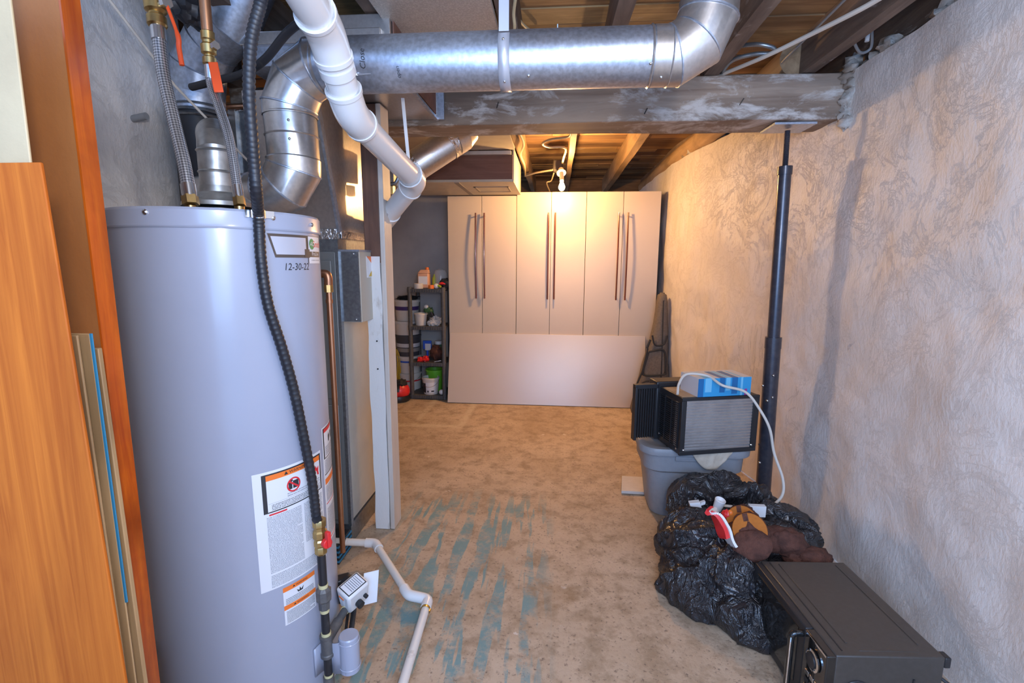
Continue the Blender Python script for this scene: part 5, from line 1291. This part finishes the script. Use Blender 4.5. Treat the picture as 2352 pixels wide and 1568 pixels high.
# ================================================================== FLOOR PVC LINE
fpv = thing('condensate_drain_pipe', 'thin white plastic drain pipe zigzagging over the floor from the furnace', 'pipe', at(930, 1568, Z=0))
Q = [at(770, 1243, Z=.10), at(862, 1247, Z=.09), at(938, 1366, Z=.045), at(984, 1376, Z=.035), at(916, 1600, Z=.022), at(860, 1780, Z=.022)]
r_ = .0165
for a, b in zip(Q, Q[1:]): MB().tube([a, b], r_, 18).build('pipe', 'pvc_dirty', fpv)
def fel(a, b, c, L=.045):
    d0 = (a-b).normalized(); d1_ = (c-b).normalized(); L0 = min(L, (a-b).length*.6); L1_ = min(L, (c-b).length*.45)
    MB().tube([b+d0*L0, b+d0*L0*.4]+[(b+d0*L0*.4)*(1-t)**2+b*2*t*(1-t)+(b+d1_*L1_*.4)*t*t for t in (.3, .6, .85)]+[b+d1_*L1_*.4, b+d1_*L1_], r_+.005, 18).build('elbow', 'pvc', fpv)
fel(Q[0], Q[1], Q[2]); fel(Q[1], Q[2], Q[3]); fel(Q[2], Q[3], Q[4], .05)
dq = (Q[4]-Q[3]).normalized(); c_ = Q[3]+dq*.055
MB().tube([c_-dq*.006, c_+dq*.006], r_+.003, 18).build('hose_clamp', 'brass', fpv); MB().lathe([(.005, 0), (.005, .016)], c_+V((.018, 0, 0)), (0, -1, 0), 8).build('clamp_screw', 'brass', fpv)
c_ = Q[0]+(Q[1]-Q[0])*.25; MB().lathe([(.0195, -.005), (.0195, .005)], c_, (Q[1]-Q[0]), 18).build('hose_clamp', 'steel', fpv)

# ================================================================== MICROWAVE
m00 = V((.813, 1.352, 0)); m01 = V((.782, 1.814, 0)); m10 = V((1.155, 1.426, 0))
my = (m01-m00).normalized(); WL = (m01-m00).length; mx = V((my.y, -my.x, 0)); WD = .335; MH = .272; mz0 = .012
mw = thing('microwave_oven', 'black microwave oven standing on the floor by the right wall', 'microwave', m00)
def MP(u, v, z): return m00+my*u+mx*v+V((0, 0, z))          # u along door side (away), v to the wall
def mbx(mb, u0, u1, v0, v1, z0, z1):
    return mb.hexa([MP(u0, v0, z0), MP(u0, v1, z0), MP(u1, v1, z0), MP(u1, v0, z0)], [MP(u0, v0, z1), MP(u0, v1, z1), MP(u1, v1, z1), MP(u1, v0, z1)])
mbx(MB(), 0, WL, .022, WD, mz0, MH).build('case', 'mw', mw, bevel=.004)
rb = MB(); mbx(rb, .02, WL-.01, .048, .052, MH-.001, MH+.0015); rb.build('top_seam', 'acblack', mw)
rb = MB(); mbx(rb, .05, WL-.02, .078, .084, MH-.001, MH+.002); mbx(rb, .05, WL-.02, WD-.045, WD-.04, MH-.001, MH+.002); mbx(rb, .02, .026, .10, WD-.06, MH-.001, MH+.0008); rb.build('top_rib', 'mw', mw, bevel=.0008)
mbx(MB(), .115, WL-.002, -.002, .024, mz0+.002, MH-.004).build('door', 'acblack', mw, bevel=.004)
mbx(MB(), .15, WL-.03, -.004, -.001, mz0+.035, MH-.03).build('door_window', 'mwglass', mw)
mbx(MB(), 0, .112, -.004, .024, mz0+.002, MH-.004).build('control_panel', 'mwglass', mw, bevel=.003)
mbx(MB(), .004, .108, -.0055, -.0035, MH-.012, MH-.007).build('chrome_strip', 'chrome', mw)
hd_ = MB(); hd_.tube(catmull([MP(.125, -.002, MH-.03), MP(.125, -.035, MH-.035), MP(.125, -.038, MH-.08), MP(.125, -.038, mz0+.08), MP(.125, -.035, mz0+.035), MP(.125, -.002, mz0+.03)], 6), .010, 12)
hd_.build('door_handle', 'mwglass', mw)
hc2 = MB(); hc2.tube([MP(.125, -.0385, MH-.028), MP(.112, -.047, MH-.06), MP(.112, -.047, mz0+.05)], .003, 8); hc2.build('handle_chrome', 'chrome', mw)
c_ = MP(.055, -.006, MH-.065)
MB().lathe([(.024, 0), (.032, .001), (.033, .006), (.027, .008), (.024, .004)], c_, -mx, 32).build('dial_ring', 'chrome', mw)
MB().lathe([(.023, 0), (.022, .012), (.005, .014)], c_, -mx, 24).build('dial_knob', 'acblack', mw)
for i in range(3):
    for j in range(4):
        mbx(MB(), .022+.025*i, .042+.025*i, -.0065, -.004, .055+.026*j, .070+.026*j).build('button', 'steel' if j % 2 else 'acblack', mw, bevel=.001)
for (u, v) in ((.04, .05), (.04, WD-.04), (WL-.04, .05), (WL-.04, WD-.04)): MB().lathe([(.012, 0), (.014, mz0+.002)], MP(u, v, 0), n=12).build('foot', 'blackpl', mw)
sp = MB(); sp.tube([MP(-.002, .09+.05*math.cos(a), .13+.06*math.sin(a)) for a in [PI*k/10 for k in range(11)]], .003, 6); mbx(sp, -.003, .0, .25, .255, .05, .20); sp.build('side_emboss', 'acblack', mw)
mbx(MB(), .0, .03, WD, WD+.018, MH-.035, MH-.002).build('rear_lug', 'acblack', mw, bevel=.003)
(MB().tube(catmull([MP(.01, WD, .20), MP(-.03, WD+.05, .16), MP(-.12, WD+.08, .06), MP(-.25, WD+.06, .01), MP(-.4, WD, .008)], 8), .005, 8).build('power_cord', 'blackrub', mw))
# dark garment under the microwave front
dc = MB(); dc.ell(at(1765, 1400, Z=.05), (.05, .14, .06), 30, 18, R=Matrix.Rotation(.35, 3, 'Z'), nz=.5, nf=3.5); dc.ell(at(1752, 1330, Z=.09), (.05, .10, .10), 26, 16, nz=.4, nf=3, seed=4)
tag(dc.build('black_garment', 'darkcloth', None, smooth=70), 'heap of black cloth between the bin bag and the microwave', 'clothing')

# ================================================================== BIN BAG
def remeshed(mb, vox, name, m, disp, label, cat, seed=0, nit=1):
    o = mb.build(name+'_tmp', m); r = o.modifiers.new('r', 'REMESH'); r.mode = 'VOXEL'; r.voxel_size = vox
    sm_ = o.modifiers.new('s', 'SMOOTH'); sm_.iterations = 26; sm_.factor = .7
    dg = bpy.context.evaluated_depsgraph_get(); me = bpy.data.meshes.new_from_object(o.evaluated_get(dg))
    nrm = [v.normal.copy() for v in me.vertices]
    for v, n in zip(me.vertices, nrm):
        v.co += n*disp(v.co); v.co.z = max(.001, v.co.z)
    me.polygons.foreach_set('use_smooth', [True]*len(me.polygons)); me.name = name
    o2 = bpy.data.objects.new(name, me); C.objects.link(o2)
    me0 = o.data; bpy.data.objects.remove(o); bpy.data.meshes.remove(me0)
    return tag(o2, label, cat)
def crumple(p):
    w1 = noise.noise(p*5)
    a = 1-abs(noise.noise(V((p.x*6+1.4*w1, p.y*6, p.z*3.5))))*2.2
    b = 1-abs(noise.noise(V((p.x*13+p.z*7+w1*2, p.y*11, p.z*5))))*2.2
    c = 1-abs(noise.noise(V((p.x*24, p.y*24, p.z*14+w1*3))))*2
    return .030*a*abs(a)+.020*b*abs(b)+.005*c-.006
bm_ = MB()
def el(px, py, Y, r, ang=0, tilt=0):
    c = at(px, py, Y=Y); bm_.ell(c, r, 24, 14, R=Matrix.Rotation(ang, 3, 'Z') @ Matrix.Rotation(tilt, 3, 'Y'))
el(1600, 1265, 2.10, (.15, .19, .15)); el(1575, 1330, 2.03, (.11, .13, .12)); el(1630, 1360, 1.93, (.17, .15, .11)); el(1685, 1330, 1.92, (.13, .13, .14)); el(1600, 1330, 2.02, (.16, .16, .14))
el(1600, 1165, 2.38, (.13, .10, .14)); el(1655, 1140, 2.42, (.11, .07, .13), tilt=.3); el(1662, 1105, 2.43, (.03, .03, .06)); el(1700, 1410, 1.80, (.11, .09, .08)); el(1728, 1462, 1.72, (.05, .05, .035)); el(1712, 1440, 1.76, (.07, .06, .05))
el(1700, 1280, 2.08, (.17, .15, .11)); el(1720, 1160, 2.36, (.15, .05, .10), tilt=.5); el(1800, 1205, 2.22, (.12, .07, .09), tilt=.5); el(1838, 1235, 2.12, (.08, .08, .09)); el(1770, 1255, 2.08, (.15, .12, .11)); el(1650, 1250, 2.12, (.12, .14, .13))
remeshed(bm_, .009, 'bin_bag', 'bag', crumple, 'open crumpled black bin bag slumped on the floor in front of the grey tote', 'bag')
# contents
def slipper(name, label, c, nrm_, upd, s=1.0):
    t = thing(name, label, 'slipper', c); n_ = V(nrm_).normalized(); u_ = V(upd); u_ = (u_-n_*u_.dot(n_)).normalized(); w_ = u_.cross(n_)
    pts = [c+(w_*.060*math.cos(k)+u_*(.062*math.sin(k)))*s for k in [2*PI*q/30 for q in range(30)]]
    MB().extr(pts, n_*.010).build('sole', 'orangefelt', t, bevel=.003)
    R = Matrix((w_, u_, n_)).transposed()
    MB().ell(c-n_*.035, (.066*s, .07*s, .045*s), 28, 18, R=R, nz=.2, nf=3).build('upper', 'brownfur', t, smooth=80)
    # the suede flap folded over the lower half of the sole
    MB().ell(c-u_*.052*s+n_*.010-w_*.004, (.070*s, .056*s, .024*s), 28, 18, R=R, nz=.10, nf=2.0, seed=3).build('folded_cuff', 'brownfur', t, smooth=80)
    for dx in (-.004,): MB().obox(c+n_*.0108+w_*dx*s+u_*.046*s, w_*.009*s, u_*.014*s, n_*.0008).build('brown_patch', 'brownfur', t)
    return t
c1 = at(1722, 1218, Y=1.92); slipper('slipper', 'brown suede slipper with orange sole uppermost, front one in the bin bag', c1, (-.35, -.75, .55), (-.25, .2, 1), 1.08)
c2 = at(1704, 1196, Y=2.01); slipper('slipper', 'brown suede slipper with orange sole tucked behind the front one', c2, (-.45, -.75, .50), (-.2, .2, 1), 1.0)
t = thing('brown_boot', 'brown fuzzy boot lying on its side at the right of the bin bag', 'boot', at(1810, 1245, Y=1.98)); c_ = at(1806, 1243, Y=1.97)
MB().ell(c_, (.085, .06, .055), 26, 16, R=Matrix.Rotation(.3, 3, 'Y'), nz=.25, nf=3).build('foot', 'brownfur', t, smooth=80); MB().tube([c_+V((-.04, .01, .0)), c_+V((-.10, .01, .0))], [.055, .05], 20).build('shaft', 'brownfur', t)
t = thing('brown_boot', 'brown fuzzy boot toe showing beside the microwave corner', 'boot', at(1870, 1270, Y=1.95)); c_ = at(1868, 1277, Y=1.93)
MB().ell(c_, (.07, .05, .035), 24, 14, nz=.2).build('toe', 'brownfur', t, smooth=80); MB().ell(c_+V((-.05, .02, -.02)), (.06, .05, .04), 20, 12, nz=.2).build('shaft', 'brownfur', t)
# running shoe sole, curved band
t = thing('red_white_shoe', 'red shoe with thick white sole edge standing in the bin bag', 'shoe', at(1655, 1215, Y=1.93))
sp_ = [at(1633, 1170, Y=1.97), at(1648, 1180, Y=1.955), at(1662, 1205, Y=1.935), at(1672, 1232, Y=1.915), at(1684, 1254, Y=1.90)]
cvs = catmull(sp_, 8); sm2 = MB(); 
for i in range(len(cvs)-1): sm2.beamx(cvs[i], cvs[i+1]+(cvs[i+1]-cvs[i])*.2, .010, .075, upv=(-.3, 1, .1))
sm2.build('white_sole', 'white', t)
ru = MB(); off_ = V((-.013, .004, -.002))
for i in range(len(cvs)-8):
    ru.beamx(cvs[i]+off_, cvs[i+1]+off_+(cvs[i+1]-cvs[i])*.2, .018, .07, upv=(-.3, 1, .1))
ru.build('red_upper', 'red', t)
t = thing('white_plug_adapter', 'white square plug adapter lying on top of the bin bag', 'adapter', at(1597, 1158, Y=2.20)); c_ = at(1596, 1158, Y=2.20)
MB().obox(c_, V((.024, .0, .004)), V((0, .015, 0)), V((-.004, 0, .014))).build('housing', 'white', t, bevel=.002); MB().obox(c_+V((.034, 0, .010)), V((.010, 0, .004)), V((0, .01, 0)), V((0, 0, .007))).build('tab', 'white', t, bevel=.001)
c_ = at(1650, 1160, Y=2.16); t = thing('white_cup', 'white plastic cup behind the red and white shoe in the bin bag', 'cup', c_)
MB().lathe([(.018, -.03), (.024, .03), (.022, .032), (.012, .02)], c_, (.2, -.2, 1), 20).build('body', 'white', t)
c_ = at(1668, 1182, Y=2.05); t = thing('red_orange_toy', 'small red and orange bundle between shoe and slippers', 'toy', c_)
MB().ell(c_, (.018, .02, .022), nz=.3).build('red_piece', 'red', t); MB().ell(c_+V((.014, -.01, .014)), (.012, .012, .014)).build('orange_piece', 'orangecap', t)
c_ = at(1738, 1172, Y=2.12); t = thing('white_carton', 'small white carton behind the orange slipper sole', 'box', c_)
MB().obox(c_, V((.035, 0, 0)), V((0, .012, 0)), V((0, 0, .025))).build('carton', 'white', t, bevel=.001); MB().obox(c_+V((.045, -.03, -.055)), V((.012, 0, 0)), V((0, .01, 0)), V((0, 0, .012))).build('flap', 'white', t)

# ================================================================== BOARDS ON THE LEFT
def vboard(name, label, m, ptop, pbot, Y, wid, th_, lean=.0, edge=None, cat='board'):
    T_, B_ = at(*ptop, Y=Y), at(*pbot, Y=Y)
    sl_ = (T_.x-B_.x)/(T_.z-B_.z); x0 = B_.x-sl_*B_.z
    t = thing(name, label, cat, (x0, Y, 0))
    R0, R1 = V((x0, Y, 0)), V((T_.x, Y, T_.z)); wv_ = V((-wid, 0, 0)); tv = V((0, th_, 0))
    MB().hexa([R0+wv_, R0, R0+tv, R0+wv_+tv], [R1+wv_, R1, R1+tv, R1+wv_+tv]).build('panel', m, t, bevel=.0015)
    return t, R0, R1
t, R0, R1 = vboard('oak_veneer_board', 'front orange oak veneered board leaning at the far left edge', 'oak', (92, 372), (288, 1568), .60, .55, .005)
t, R0, R1 = vboard('plywood_strip', 'thin raw plywood strip just behind the right edge of the oak board', 'ply', (176, 770), (290, 1568), .68, .25, .004)
t, R0, R1 = vboard('plywood_strip', 'narrow plywood strip with blue painted edge behind the oak board', 'ply', (205, 766), (312, 1568), .70, .25, .003)
MB().beamx(R1+V((.0012, .0015, 0)), R1+(R0-R1)*.36+V((.0012, .0015, 0)), .0025, .0035, upv=(1, 0, 0)).build('blue_edge', 'bluep', t)
t, R0, R1 = vboard('plywood_strip', 'split raw plywood strip right of the blue-edged one', 'ply', (225, 800), (332, 1568), .735, .25, .008)
t, R0, R1 = vboard('door_slab', 'tall brown hardboard door slab with glossy orange wooden edge at left', 'hardboard', (139, 0), (332, 1568), .79, .8, .001, cat='door')
# extend above the frame
for ch in list(t.children): bpy.data.objects.remove(ch)
d = (R1-R0)/R1.z; R1 = R0+d*2.02
MB().hexa([R0+V((-.82, .001, 0)), R0+V((-.004, .001, 0)), R0+V((-.004, .034, 0)), R0+V((-.82, .034, 0))], [R1+V((-.82, .001, 0)), R1+V((-.004, .001, 0)), R1+V((-.004, .034, 0)), R1+V((-.82, .034, 0))]).build('slab', 'hardboard', t)
MB().hexa([R0+V((-.004, 0, 0)), R0, R0+V((0, .035, 0)), R0+V((-.004, .035, 0))], [R1+V((-.004, 0, 0)), R1, R1+V((0, .035, 0)), R1+V((-.004, .035, 0))]).build('edge_band', 'varnish', t)
t, R0, R1 = vboard('beige_wallboard', 'beige wallboard sheet between the oak board and the brown door slab', 'beige', (8, -120), (110, 700), .665, .5, .004)
